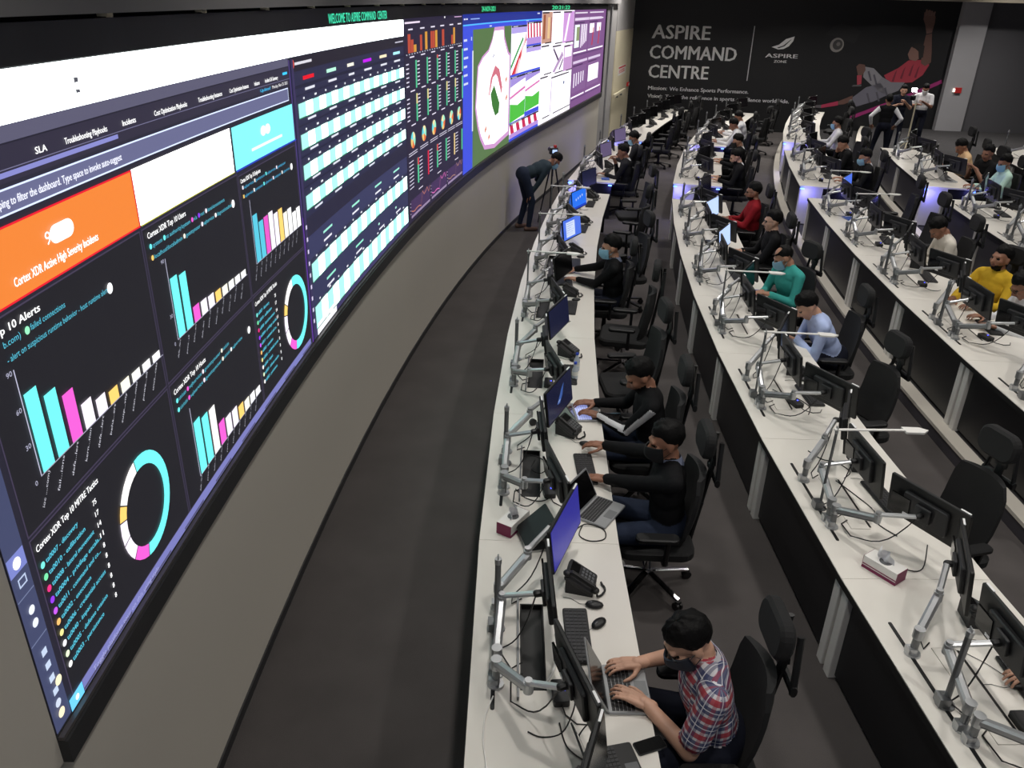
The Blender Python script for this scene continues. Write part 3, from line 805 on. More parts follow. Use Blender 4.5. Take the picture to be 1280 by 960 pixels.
for a0, a1, c in ((6.24, 7.18, (190, 120, 100)), (7.27, 8.1, (220, 110, 180)), (8.18, 9.04, (170, 130, 110))):
    rect(m, a0, 1.72, a1, 1.90, (70, 50, 90), 1); rect(m, a0, 1.715, a1, 1.722, (214, 190, 230), 2); rect(m, a0, 1.70, a1, 1.706, (214, 190, 230), 2)
    pts = [(a0 + (a1 - a0) * k / 12, 1.76 + .02 * math.sin(k * 2.1) + (.11 if k > 6 else 0) + .02 * math.cos(k * 3.7)) for k in range(13)]
    for (xa, za), (xb, zb_) in zip(pts[:-1], pts[1:]): poly(m, [(xa, za), (xb, zb_), (xb, zb_ + .012), (xa, za + .012)], c, 3, 1.1)
    for j in range(4): rect(m, a0 - .04, 1.75 + j * .04, a0 - .015, 1.76 + j * .04, (214, 200, 230), 2)
w3 = vw_build(m, 'chart_window', 'led_picture'); w3['label'] = 'panel of small bars, pies and line charts on dark purple'

# window 4: site map
m = MB()
rect(m, 9.10, 1.65, 14.6, 3.82, (66, 84, 226), 0)
rect(m, 9.10, 3.69, 14.6, 3.82, (40, 54, 150), 1); rect(m, 9.10, 3.668, 14.6, 3.685, (84, 190, 255), 2, 1.1)
for a in (9.14, 9.27): rect(m, a, 3.745, a + .1, 3.765, (220, 226, 250), 2)
rect(m, 9.55, 3.745, 10.1, 3.758, (160, 190, 250), 2); rect(m, 14.2, 3.77, 14.4, 3.79, (220, 226, 250), 2)
rect(m, 10.75, 3.625, 10.9, 3.642, (220, 226, 250), 2); rect(m, 13.35, 3.66, 13.55, 3.675, (220, 226, 250), 2)
for i in range(6): rect(m, 9.14, 3.47 - i * .115, 9.14 + .2 + .03 * (i % 3), 3.50 - i * .115, (214, 222, 250), 2)
rect(m, 9.58, 3.47, 9.63, 3.52, (200, 214, 250), 2); rect(m, 9.66, 2.2, 9.72, 3.33, (240, 244, 250), 2)
rect(m, 9.70, 1.65, 12.28, 3.61, (92, 122, 76), 1)
land = [(11.09, 3.61), (11.75, 3.61), (11.80, 3.45), (12.1, 3.2), (12.25, 3.15), (12.25, 1.80), (11.2, 1.72), (10.5, 1.80), (10.2, 2.0), (10.02, 2.2), (9.85, 2.5), (9.92, 2.8), (10.0, 3.1), (10.3, 3.22), (10.7, 3.3), (10.95, 3.45)]
def scaled(pl_, k):
    cx = sum(p[0] for p in pl_) / len(pl_); cz = sum(p[1] for p in pl_) / len(pl_)
    return [(cx + (a - cx) * k, cz + (b - cz) * k) for a, b in pl_]
poly(m, land, (216, 160, 214), 2, 1.0)
poly(m, scaled(land, .93), (252, 250, 254), 3, 1.8)
poly(m, [(10.80, 2.62), (11.0, 2.86), (11.2, 2.9), (11.32, 2.85), (11.62, 2.55), (11.68, 2.66), (11.45, 2.96), (11.15, 3.04), (10.85, 2.86), (10.72, 2.6)], (216, 120, 136), 4)
poly(m, [(10.86, 2.62), (11.1, 2.74), (11.5, 2.42), (11.45, 2.27), (11.2, 2.24), (10.98, 2.42)], (64, 124, 54), 4)
poly(m, [(10.95, 3.18), (11.1, 3.23), (11.12, 3.2), (10.97, 3.15)], (190, 190, 214), 4)
for a, b in ((10.5, 2.05), (10.75, 1.9), (11.9, 2.7), (11.95, 2.4)): poly(m, [(a, b), (a + .12, b + .05), (a + .1, b + .12), (a - .03, b + .07)], (230, 150, 130), 4)
# stadium pictures to the right of the map
def cell(s0, s1, z0, z1, kind):
    rect(m, s0, z0, s1, z1, (250, 248, 255), 2, 1.6)
    w = s1 - s0; h = z1 - z0
    if kind == 'sky': rect(m, s0, z1 - h * .18, s1, z1, (170, 160, 236), 3)
    if kind in ('pitch', 'bowl'):
        poly(m, [(s0, z0), (s1, z0 + h * .05), (s1, z0 + h * .42), (s0 + w * .5, z0 + h * .34), (s0, z0 + h * .42)], (78, 190, 64), 3, 1.1)
        poly(m, [(s0, z0 + h * .52), (s1, z0 + h * .66), (s1, z0 + h * .72), (s0, z0 + h * .58)], (226, 130, 190), 3)
        poly(m, [(s0, z0 + h * .78), (s1, z0 + h * .9), (s1, z1), (s0, z1)], (170, 150, 226), 3)
    if kind == 'track':
        for q, c in enumerate(((214, 40, 60), (232, 96, 96), (250, 220, 226))):
            poly(m, [(s0 + w * (.05 + .12 * q), z0), (s0 + w * (.22 + .12 * q), z0), (s1, z0 + h * (.68 + .05 * q)), (s1 - .05, z0 + h * (.74 + .05 * q))], c, 3)
        poly(m, [(s0, z0 + h * .1), (s0 + w * .8, z0 + h * .7), (s0 + w * .76, z0 + h * .76), (s0, z0 + h * .2)], (60, 160, 80), 3)
        rect(m, s0, z1 - h * .16, s1, z1, (186, 170, 240), 3)
    if kind == 'red':
        for q in range(5): poly(m, [(s0 + w * q * .2, z1), (s0 + w * (q * .2 + .1), z1), (s0 + w * (q * .2 + .16), z0 + h * .3), (s0 + w * (q * .2 + .05), z0 + h * .3)], (206, 40, 84), 3)
        rect(m, s0, z0, s1, z0 + h * .3, (190, 150, 226), 3)
    if kind == 'lilac': rect(m, s0, z0, s1, z1 - h * .3, (244, 240, 252), 3, 1.5); rect(m, s0, z1 - h * .25, s1, z1, (190, 170, 240), 3)
    rect(m, s0, z1 - .03, s1, z1, (40, 40, 50), 4); rect(m, s0 + .1, z1 - .022, s0 + w * .4, z1 - .01, (220, 220, 230), 5)
cell(12.28, 13.42, 2.80, 3.60, 'track'); cell(13.44, 14.58, 3.25, 3.64, 'red'); cell(13.44, 14.58, 2.80, 3.22, 'lilac')
cell(12.28, 13.42, 1.98, 2.76, 'bowl'); cell(13.44, 14.58, 2.05, 2.76, 'pitch'); cell(12.28, 14.58, 1.70, 1.96, 'red')
w4 = vw_build(m, 'map_window', 'led_picture'); w4['label'] = 'blue map window with a white site plan and stadium pictures'

# window 5 and 6: camera pictures, floor plans
m = MB()
rect(m, 14.6, 1.65, 17.72, 3.82, (246, 242, 250), 0, 1.5)
for s0, s1, z0, z1, c in ((14.62, 15.5, 3.22, 3.80, (206, 160, 140)), (15.52, 16.55, 3.18, 3.80, (248, 244, 252)), (16.57, 17.7, 3.16, 3.80, (214, 160, 226)), (14.62, 15.6, 2.62, 3.18, (250, 248, 255)), (15.62, 16.75, 2.58, 3.14, (240, 232, 248)), (16.77, 17.7, 2.56, 3.10, (206, 160, 214)),
                          (14.62, 15.6, 1.75, 2.58, (252, 250, 255)), (15.62, 17.7, 1.75, 2.52, (250, 248, 255))):
    rect(m, s0, z0, s1, z1, c, 1, 1.5 if c[1] > 220 else 1.0); rect(m, s0, z1 - .03, s1 - .3, z1, (60, 50, 60), 2); rect(m, s0 + .3, z0 - .012, s1, z0 + .012, (50, 40, 50), 2)
rect(m, 14.72, 3.3, 14.9, 3.75, (160, 90, 60), 2); rect(m, 15.1, 3.3, 15.3, 3.7, (240, 200, 150), 2); rect(m, 15.35, 3.24, 15.48, 3.7, (180, 120, 110), 2)
poly(m, [(15.7, 2.62), (16.6, 3.0), (16.72, 2.9), (15.9, 2.60)], (190, 160, 200), 2); poly(m, [(15.7, 3.06), (16.2, 2.8), (16.25, 2.86), (15.75, 3.1)], (80, 60, 90), 2); poly(m, [(16.3, 2.64), (16.7, 2.86), (16.72, 2.8), (16.4, 2.62)], (100, 80, 110), 2)
rect(m, 16.85, 2.85, 17.6, 3.06, (250, 246, 255), 2, 1.3); poly(m, [(15.6, 2.2), (15.66, 2.5), (15.72, 2.5), (15.68, 1.8), (15.6, 1.8)], (214, 200, 226), 2); disc(m, 16.9, 2.32, .09, (120, 130, 160), 2, 1, 8, .04)
poly(m, [(16.7, 3.2), (17.1, 3.75), (17.25, 3.75), (16.9, 3.2)], (250, 236, 255), 2, 1.3)
w5 = vw_build(m, 'camera_window', 'led_picture'); w5['label'] = 'grid of pale surveillance pictures'
m = MB()
rect(m, 17.73, 1.65, 22.0, 3.82, (128, 84, 140), 0)
for s0, z0 in ((17.8, 2.93), (19.6, 2.93), (17.85, 1.98), (19.75, 1.98)):
    rect(m, s0, z0, s0 + 1.7, z0 + .58, (136, 96, 150), 1); rect(m, s0, z0 + .66, s0 + 1.75, z0 + .72, (226, 206, 236), 2); rect(m, s0, z0 + .60, s0 + 1.2, z0 + .62, (60, 40, 80), 2)
for q in range(3): rect(m, 17.85 + q * .02, 3.0, 18.4, 3.5, (226, 244, 236), 2, 1.2)
rect(m, 18.05, 3.15, 18.4, 3.45, (150, 160, 120), 3)
for q in range(5): rect(m, 18.6 + q * .16, 2.98 + .03 * q, 18.68 + q * .16, 3.5, (246, 236, 250), 2, 1.3)
rect(m, 19.7, 3.28, 20.3, 3.5, (250, 246, 252), 2, 1.3); rect(m, 20.7, 3.3, 21.3, 3.5, (250, 246, 252), 2, 1.3)
for a in (20.05, 20.95): poly(m, [(a, 2.98), (a + .12, 2.98), (a + .2, 3.4), (a + .1, 3.4)], (206, 40, 60), 3)
for q in range(5): rect(m, 18.0 + q * .28, 2.1 + .02 * q, 18.1 + q * .28, 2.42, (244, 236, 250), 2, 1.2)
rect(m, 19.85, 2.1, 21.3, 2.5, (252, 248, 255), 2, 1.4)
for z_ in (2.87, 1.86): rect(m, 17.8, z_, 19.4, z_ + .035, (248, 240, 252), 2, 1.2); rect(m, 19.6, z_, 21.8, z_ + .035, (248, 240, 252), 2, 1.2); rect(m, 17.8, z_ - .05, 21.6, z_ - .03, (90, 60, 110), 2)
for z_ in (3.74, 3.60): rect(m, 17.8, z_, 19.3, z_ + .03, (236, 226, 240), 2); rect(m, 19.6, z_, 21.6, z_ + .03, (236, 226, 240), 2)
w6 = vw_build(m, 'floorplan_window', 'led_picture'); w6['label'] = 'purple window with four pale floor plans'
# green running text on the upper frame
m = MB()
text(m, 'WELCOME TO ASPIRE COMMAND  CENTER', 3.49, 3.835, 1.85, 0.068, (64, 218, 170), 18, 1.2, True)
text(m, '24-NOV-2021', 10.08, 3.845, 0.9, 0.07, (64, 218, 150), 18, 1.2, True)
text(m, '20:21:22', 15.26, 3.845, 1.75, 0.07, (64, 218, 150), 18, 1.2, True)
tk = vw_build(m, 'ticker_text', 'led_picture'); tk['label'] = 'green running letters WELCOME TO ASPIRE COMMAND CENTER with date and clock'

# ------------------------------------------------------------------ backdrop print
def btext(mb, t, u0, z0, w, h, c, bold, off=0.004, shear=0.0):
    vs, fs, tw = TEXTS[(t, bold)]; kx = w / tw; ky = h / 0.70; mb.col = srgb(*c)
    mb.add([back(u0 + x * kx + y * ky * shear, z0 + y * ky, off) for x, y in vs], fs)
def bpoly(mb, pts, c, off=0.004):
    mb.col = srgb(*[min(255, v * 0.95) for v in c]); mb.add([back(u, z, off) for u, z in pts], [tuple(range(len(pts)))])
LT = (250, 250, 250)
m = MB(); btext(m, 'ASPIRE', 0.67, 2.91, 1.97, 0.43, LT, True); btext(m, 'COMMAND', 0.65, 2.27, 2.95, 0.43, LT, True); btext(m, 'CENTRE', 0.67, 1.65, 2.06, 0.42, LT, True)
o = m.build('wall_lettering', 'printed_colour', bdrop); o['label'] = 'large pale letters ASPIRE COMMAND CENTRE'
m = MB(); btext(m, 'Mission:', 0.71, 1.25, 0.66, 0.125, LT, True); btext(m, 'We Enhance Sports Performance.', 1.45, 1.24, 2.72, 0.125, (236, 236, 240), True)
btext(m, 'Vision:', 0.71, 0.985, 0.52, 0.125, LT, True); btext(m, 'To be the reference in sports excellence worldwide.', 1.33, 0.98, 4.26, 0.125, (236, 236, 240), True)
m.build('wall_lettering', 'printed_colour', bdrop)
m = MB(); bpoly(m, [(4.045, 3.39), (4.045, 1.66), (4.075, 1.66), (4.075, 3.39)], (200, 200, 204)); m.build('divider_line', 'printed_colour', bdrop)
m = MB()
bpoly(m, [(4.72, 2.76), (4.95, 2.84), (5.15, 3.02), (5.42, 3.11), (5.40, 2.97), (5.28, 2.80), (5.12, 2.71), (4.95, 2.69)], LT)
bpoly(m, [(4.90, 2.745), (5.1, 2.82), (5.3, 3.0), (5.34, 3.02), (5.14, 2.80), (4.95, 2.725)], (40, 40, 44), 0.006)
btext(m, 'ASPIRE', 4.55, 2.43, 1.08, 0.125, LT, True); btext(m, 'ZONE', 4.86, 2.275, 0.43, 0.08, LT, True)
o = m.build('wall_logo', 'printed_colour', bdrop); o['label'] = 'feather emblem above the words ASPIRE ZONE'
# printed football player and ball
m = MB()
SK = (104, 74, 66)
bpoly(m, [(6.42, 3.20), (6.62, 3.45), (6.86, 3.55), (7.2, 3.48), (7.54, 3.33), (7.40, 2.95), (7.1, 3.02), (6.8, 3.12)], (40, 40, 42), 0.003)
n = 20
bpoly(m, [(6.84 + .225 * math.cos(2 * PI * i / n), 2.89 + .225 * math.sin(2 * PI * i / n)) for i in range(n)], (150, 146, 142), 0.005)
bpoly(m, [(6.86 + .16 * math.cos(2 * PI * i / n), 2.90 + .16 * math.sin(2 * PI * i / n)) for i in range(n)], (70, 68, 68), 0.007)
bpoly(m, [(6.88 + .07 * math.cos(2 * PI * i / 6), 2.92 + .07 * math.sin(2 * PI * i / 6)) for i in range(6)], (120, 116, 114), 0.009)
o = m.build('wall_ball_print', 'printed_colour', bdrop); o['label'] = 'printed grey football with smoke'
m = MB()
bpoly(m, [(9.62, 3.29), (9.8, 3.34), (9.93, 2.75), (9.98, 2.45), (9.82, 2.33), (9.66, 2.42), (9.61, 2.86)], SK, .006)
bpoly(m, [(9.43, 3.75), (9.41, 3.96), (9.55, 4.04), (9.68, 3.98), (9.79, 3.84), (9.81, 3.66), (9.79, 3.36), (9.63, 3.32), (9.52, 3.6)], (124, 92, 84), .007)
for q in range(4): bpoly(m, [(9.46 + q * .08, 3.86), (9.44 + q * .09, 4.05 - .02 * q), (9.49 + q * .09, 4.05 - .02 * q), (9.52 + q * .08, 3.86)], (134, 102, 94), .008)
bpoly(m, [(8.56, 2.0), (8.97, 2.24), (9.25, 2.49), (9.69, 2.53), (9.95, 2.38), (9.81, 2.05), (9.52, 1.81), (9.07, 1.77), (8.73, 1.78)], (164, 52, 68), .005)
for a, b in ((8.9, 2.1), (9.15, 2.2), (9.4, 2.3), (9.6, 2.25)): bpoly(m, [(a, b), (a + .05, b + .1), (a + .02, b - .3), (a - .05, b - .28)], (112, 32, 50), .007)
bpoly(m, [(9.18, 2.68), (9.24, 2.90), (9.42, 2.98), (9.6, 2.85), (9.62, 2.59), (9.47, 2.48), (9.27, 2.52)], (134, 100, 90), .007)
bpoly(m, [(9.27, 2.9), (9.34, 3.0), (9.47, 3.04), (9.66, 2.95), (9.69, 2.6), (9.56, 2.56), (9.50, 2.78), (9.38, 2.86)], (32, 26, 26), .009)
for pts, c in (([(8.52, 1.94), (8.84, 1.79), (9.29, 1.8), (9.13, 1.52), (8.81, 1.39), (8.45, 1.5), (8.3, 1.65)], (124, 122, 130)),
               ([(8.52, 1.94), (8.3, 1.62), (8.17, 1.71), (7.89, 1.92), (7.88, 2.25), (8.18, 2.21)], (136, 134, 140)),
               ([(8.5, 1.75), (8.85, 1.40), (8.4, 1.15), (7.86, 0.96), (7.66, 1.24), (8.06, 1.6), (8.3, 1.68)], (110, 108, 120))):
    bpoly(m, pts, c, .008)
for a, b in ((8.0, 2.1), (8.2, 2.0), (8.1, 1.4), (8.4, 1.45), (8.65, 1.6)): bpoly(m, [(a, b), (a + .06, b + .02), (a + .2, b - .28), (a + .15, b - .3)], (84, 82, 92), .010)
bpoly(m, [(7.6, 2.24), (7.68, 2.33), (7.87, 2.31), (7.93, 2.14), (7.83, 1.92), (7.72, 1.95)], SK, .009)
bpoly(m, [(7.68, 1.97), (7.84, 1.97), (7.88, 1.7), (7.75, 1.66)], (170, 60, 76), .010); bpoly(m, [(7.58, 1.6), (7.62, 1.66), (7.89, 1.68), (7.89, 1.62)], (90, 88, 92), .010)
bpoly(m, [(7.67, 1.32), (7.35, 1.17), (7.2, 1.1), (7.25, 1.0), (7.44, 1.02), (7.7, 1.15)], SK, .009)
bpoly(m, [(7.22, 1.12), (6.68, 0.97), (6.7, 0.87), (7.25, 0.98)], (176, 50, 84), .010); bpoly(m, [(6.7, 0.98), (6.34, 0.94), (6.36, .88), (6.7, .87)], (96, 92, 96), .010)
o = m.build('wall_player_print', 'printed_colour', bdrop); o['label'] = 'printed football player in red shirt kicking backwards'
m = MB(); bpoly(m, [(7.2, 0.41), (8.34, 0.92), (9.18, 1.29), (10.46, 1.93), (10.5, 1.82), (9.22, 1.13), (8.36, 0.8), (7.23, 0.29)], (158, 40, 112), .003)
m.build('wall_stripe_print', 'printed_colour', bdrop)
# ================================================================== FURNITURE TEMPLATES
DESK_H = 0.75
class Row:
    def __init__(s, cx, cy, R, z0, depth): s.cx, s.cy, s.R, s.z0, s.depth = cx, cy, R, z0, depth
    def th(s, Y): return math.asin((Y - s.cy) / s.R)
    def pt(s, th, d=0.0):
        return Vector((s.cx - (s.R - d) * math.cos(th), s.cy + (s.R - d) * math.sin(th)))
ROWS = [Row(64.71, 4.05, 64.90, 0.0, 0.94), Row(57.67, 5.88, 55.55, 0.0, 0.97), Row(65.5, 4.76, 61.045, 0.16, 0.95),
        Row(65.5, 4.76, 58.862, 0.32, 0.95), Row(65.5, 4.76, 56.67, 0.48, 0.95)]
class Mod:
    """frame of one desk module: x towards the sitter, y along the row away from the camera, origin on the back corner at floor level"""
    def __init__(s, row, tha, thb):
        r = ROWS[row]; s.row = row; s.r = r
        s.a = r.pt(tha); s.b = r.pt(thb); d = s.b - s.a; s.L = d.length
        s.ty = d.normalized(); s.tx = Vector((s.ty.y, -s.ty.x)); s.half = (thb - tha) / 2
        s.rz = math.atan2(s.tx.y, s.tx.x)
    def w(s, x, y, z=0.0):
        p = s.a + s.tx * x + s.ty * y
        return Vector((p.x, p.y, s.r.z0 + z))
def put(o, mod, x, y, z=0.0, rz=0.0):
    o.location = mod.w(x, y, z); o.rotation_euler = (0, 0, mod.rz + rz)
    return o

# ---- desk module
DESKS = {}
def desk_meshes(row, L, half, open_tray, near_end, far_end):
    key = (row, round(L, 3), open_tray, near_end, far_end)
    if key in DESKS: return DESKS[key]
    D = ROWS[row].depth; t = math.tan(half); H = DESK_H
    def slab(mb, x0, x1, y0, y1, z0, z1, trap=True):
        def q(x, y):
            if not trap: return (x, y)
            f = y / L
            return (x, y + (x * t) * (1 - 2 * f))
        mb.prism([q(x0, y0), q(x1, y0), q(x1, y1), q(x0, y1)], z0, z1)
    g = 0.0015
    tx0, tx1, ty0, ty1 = 0.27, 0.41, 0.54, 1.21
    if L > 2: ty0, ty1 = .7, 1.4
    out = []
    m = MB()
    for a in ((0, tx0, g, L - g), (tx1, D, g, L - g), (tx0, tx1, g, ty0), (tx0, tx1, ty1, L - g)): slab(m, *a, H - .028, H)
    out.append(('worktop', m.mesh('worktop', 'desk_white'), None))
    m = MB(); slab(m, -0.004, 0.012, g, L - g, H - .05, H - .006); slab(m, D - .012, D + .004, g, L - g, H - .04, H - .006)
    slab(m, 0.012, D - .012, .012, L - .012, H - .04, H - .03)
    out.append(('edge_band', m.mesh('edge_band', 'desk_edge'), None))
    m = MB(); m.rbox((0.125, L * .5, H + .001), (0.022, min(L * .56, 1.05), 0.006), .01); out.append(('rail_slot', m.mesh('rail_slot', 'black_plastic'), None))
    if open_tray:
        m = MB()
        m.box(((tx0 + tx1) / 2, (ty0 + ty1) / 2, H - .1), (tx1 - tx0, ty1 - ty0, .01))
        for x in (tx0 + .004, tx1 - .004): m.box((x, (ty0 + ty1) / 2, H - .05), (.008, ty1 - ty0, .105))
        for y in (ty0 + .004, ty1 - .004): m.box(((tx0 + tx1) / 2, y, H - .05), (tx1 - tx0, .008, .105))
        out.append(('cable_tray', m.mesh('cable_tray', 'black_plastic'), None))
        m = MB(); m.box((tx0 + .05, (ty0 + ty1) / 2, H - .07), (.055, ty1 - ty0 - .1, .05)); out.append(('socket_strip', m.mesh('socket_strip', 'socket_grey'), None))
        sm = MB(); sm.cone((0, 0, 0), (0, 0, .008), .02, .02, 10); sm.cone((0, 0, .008), (0, 0, .009), .012, .012, 8)
        me = sm.mesh('socket', 'black_gloss')
        for k in range(5): out.append(('socket', me, (tx0 + .05, ty0 + .14 + k * .09, H - .045)))
        m = MB(); m.box((tx0 - .012, (ty0 + ty1) / 2 - .02, H + .012), (.012, ty1 - ty0 + .1, .03)); out.append(('tray_lid', m.mesh('tray_lid', 'silver_dark'), None))
    else:
        m = MB(); slab(m, tx0 + .004, tx1 - .004, ty0 + .004, ty1 - .004, H - .02, H + .001); out.append(('tray_lid', m.mesh('tray_lid', 'desk_white'), None))
        m = MB(); m.box((tx1 + .006, (ty0 + ty1) / 2, H + .001), (.012, ty1 - ty0 - .05, .004)); out.append(('tray_slot', m.mesh('tray_slot', 'black_plastic'), None))
    m = MB(); slab(m, .055, .075, .11, L - .11, .035, H - .03)
    out.append(('modesty_panel', m.mesh('modesty_panel', 'panel_grey' if row == 3 else 'panel_black'), None))
    lm = MB(); lm.rbox((.05, 0, (H - .03) / 2), (.07, .085, H - .03), .008); lme = lm.mesh('leg', 'leg_white')
    out.append(('leg', lme, (0, .062, 0))); out.append(('leg', lme, (0, L - .062, 0)))
    m = MB(); m.box((.5, .06, (H - .03) / 2), (.8, .025, H - .03)); m2 = MB(); m2.box((.5, L - .06, (H - .03) / 2), (.8, .025, H - .03))
    if not near_end: out.append(('side_board', m.mesh('side_board', 'panel_black'), None))
    if not far_end: out.append(('side_board', m2.mesh('side_board', 'panel_black'), None))
    for flag, y, sg in ((near_end, .012, -1), (far_end, L - .012, 1)):
        if flag:
            m = MB(); slab(m, .03, .44, y - .01, y + .01, .02, H - .03); out.append(('end_panel', m.mesh('end_panel', 'leg_white'), None))
            m = MB(); slab(m, .44, D - .06, y + .03 * -sg - .01, y + .03 * -sg + .01, .02, H - .03); out.append(('end_panel', m.mesh('end_panel', 'panel_black'), None))
            if sg < 0:
                m = MB(); m.rbox((.05, y - .045, H - .045), (.07, .05, .02), .01); out.append(('led_light', m.mesh('led_light', 'led_blue'), None))
                m = MB(); m.rbox((D - .08, y - .04, H - .045), (.07, .04, .02), .01); out.append(('led_light', m.mesh('led_light', 'led_blue'), None))
    DESKS[key] = out
    return out

BLUE_LIGHTS = []
def desk(mod, row, label, group, open_tray, near_end=False, far_end=False):
    r = empty('control_desk', mod.w(0, 0, 0), mod.rz); tag(r, label, 'desk', group)
    for nm, me, off in desk_meshes(row, mod.L, mod.half, open_tray, near_end, far_end):
        o = bpy.data.objects.new(nm, me); COL.objects.link(o); o.parent = r
        if off: o.location = off
    if near_end:
        for x, e in ((.12, 4.5), (ROWS[row].depth - .08, 1.2)):
            ld = bpy.data.lights.new('desk_led', 'POINT'); ld.energy = e; ld.color = (0.20, 0.19, 1.0); ld.shadow_soft_size = .06
            lo = bpy.data.objects.new('desk_led_light', ld); COL.objects.link(lo); lo.parent = r; lo.location = (x, -.15, DESK_H - .13)
    return r

SCRP = {}
# ---- monitor on its arm (one template for each of the three places at a desk)
def monitor_template(base, center, yaw, elbow, zc=1.10 - DESK_H, tilt=8, w=0.58, h=0.305, with_mark=True):
    """base, center, elbow in desk coordinates; yaw: direction the screen faces, 0 = towards the sitter"""
    root = empty('monitor', (0, 0, 0))
    B = Vector((base[0], base[1], 0)); C = Vector((center[0], center[1], zc)) - B
    E = Vector((elbow[0], elbow[1], elbow[2])) - B
    R = Matrix.Rotation(yaw, 3, 'Z') @ Matrix.Rotation(math.radians(-tilt), 3, 'Y')
    def P(x, y, z): return C + R @ Vector((x, y, z))
    m = MB(); m.rbox(tuple(P(-.012, 0, 0)), (h, w, .022), .012, R @ Matrix.Rotation(PI / 2, 3, 'Y'))
    o = m.build('housing', 'black_plastic', root)
    m = MB(); m.rbox(tuple(P(-.034, 0, -.005)), (h * .62, w * .56, .03), .02, R @ Matrix.Rotation(PI / 2, 3, 'Y')); m.build('back_cover', 'dark_plastic', root)
    m = MB(); m.box(tuple(P(-.05, w * .3, -.02)), (.012, w * .24, h * .42), R); m.build('back_label', 'black_gloss', root)
    m = MB(); m.box(tuple(P(-.0575, w * .3 - .05, -.075)), (.003, .04, .018), R); m.build('sticker', 'mark_white', root)
    m = MB(); m.box(tuple(P(.0, 0, .003)), (.004, w - .022, h - .03), R); m.build('screen', 'black_gloss', root)
    m = MB(); m.box(tuple(P(-.004, w / 2 - .05 if yaw <= 0.05 else -w / 2 + .05, h / 2 + .0005)), (.012, .07, .005), R); m.build('top_mark', 'mark_white', root)  # small white strip near one end of the top edge
    m = MB(); m.rbox(tuple(P(-.062, 0, 0)), (.11, .11, .02), .01, R @ Matrix.Rotation(PI / 2, 3, 'Y')); m.build('mount_plate', 'dark_plastic', root)
    K = P(-.10, 0, 0)
    m = MB(); m.rcone(tuple(K), tuple(P(-.07, 0, 0)), .022, .02, 10); m.build('knuckle', 'black_plastic', root)
    # clamp, post, lower arm, forearm
    m = MB(); m.cone((0, 0, 0), (0, 0, .012), .045, .042, 16); m.box((-.015, 0, .03), (.05, .05, .04)); m.build('clamp', 'silver', root)
    top = E.z - .02 if E.z > .12 else .12
    m = MB(); m.cone((0, 0, .01), (0, 0, .16), .021, .021, 12); m.build('post', 'silver_dark', root)
    S = Vector((0, 0, .15))
    m = MB(); m.bar(S, E, .05, .042); m.cone(S + Vector((0, 0, -.03)), S + Vector((0, 0, .035)), .03, .03, 12); m.cone(E + Vector((0, 0, -.03)), E + Vector((0, 0, .03)), .026, .026, 12)
    m.build('lower_arm', 'silver', root)
    m = MB(); m.bar(S + Vector((0, 0, -.018)), E + Vector((0, 0, -.018)), .036, .03); m.build('arm_cover', 'silver_dark', root)
    F = E + Vector((0, 0, .03))
    m = MB(); m.bar(F, Vector((K.x, K.y, K.z + .0)), .036, .026); m.cone(F + Vector((0, 0, -.02)), F + Vector((0, 0, .02)), .02, .02, 10); m.build('forearm', 'silver', root)
    pts = []
    for k in range(9):
        t = k / 8
        p = (K * (1 - t) + Vector((E.x * .5, E.y * .5, .02)) * t); p.z -= .16 * math.sin(PI * t) * (1 - t * .5); p.z = max(p.z, .008)
        pts.append(p)
    pts.append(Vector((.08, .03, .006))); pts.append(Vector((.14, .08, .004)))
    m = MB(); m.tube(pts, .0045, 5); m.build('cable', 'black_plastic', root)
    root['bx'] = base[0]; root['by'] = base[1]; SCRP[root.name] = P
    return root

# row 1 stands flatter along the desk, the other rows turn in more
MON = {}
def make_monitor_set(k, ny, fy, nx=.545):
    MON[k] = {
        'near': Stock(monitor_template((.14, .56), (nx, .26), ny, (.30, .30, .26))),
        'middle': Stock(monitor_template((.14, .64), (.45, .90), 0.03, (.16, .95, .24))),
        'far': Stock(monitor_template((.14, 1.16), (.55, 1.50), fy, (.31, 1.33, .27)))}
make_monitor_set(0, math.radians(17), math.radians(-20))
make_monitor_set(1, math.radians(28), math.radians(-24), .60)

# ---- desk lamp: tall silver post, some with a flat bar reaching over the desk
def lamp_template(bar, h=.60, thick=.017):
    root = empty('desk_lamp')
    m = MB(); m.cone((0, 0, 0), (0, 0, .01), .05, .048, 16); m.box((-.02, 0, .035), (.06, .07, .055)); m.build('clamp', 'silver_dark', root)
    m = MB(); m.cone((0, 0, .01), (0, 0, h), thick, thick, 12); m.build('post', 'silver_dark', root)
    m = MB()
    for dy in (-.012, .0, .012): m.cone((0, dy, h), (0, dy, h + .025), .004, .004, 6)
    m.cone((0, 0, h - .03), (0, 0, h + .004), thick * 1.15, thick * 1.15, 12); m.build('post_cap', 'silver', root)
    if bar:
        m = MB(); m.bar((-.02, 0, h), (.46, -.05, h + .02), .022, .014); m.build('lamp_bar', 'white_plastic', root)
        m = MB(); m.add([(.45, -.09, h + .012), (.57, -.10, h + .012), (.62, -.06, h + .012), (.57, -.02, h + .012), (.45, -.01, h + .012),
                         (.45, -.09, h + .026), (.57, -.10, h + .026), (.62, -.06, h + .026), (.57, -.02, h + .026), (.45, -.01, h + .026)],
                        [(4, 3, 2, 1, 0), (5, 6, 7, 8, 9), (0, 1, 6, 5), (1, 2, 7, 6), (2, 3, 8, 7), (3, 4, 9, 8), (4, 0, 5, 9)]); m.build('lamp_head', 'white_plastic', root)
    return root
LAMP = {True: Stock(lamp_template(True, .65, .010)), False: Stock(lamp_template(False, .50, .017))}

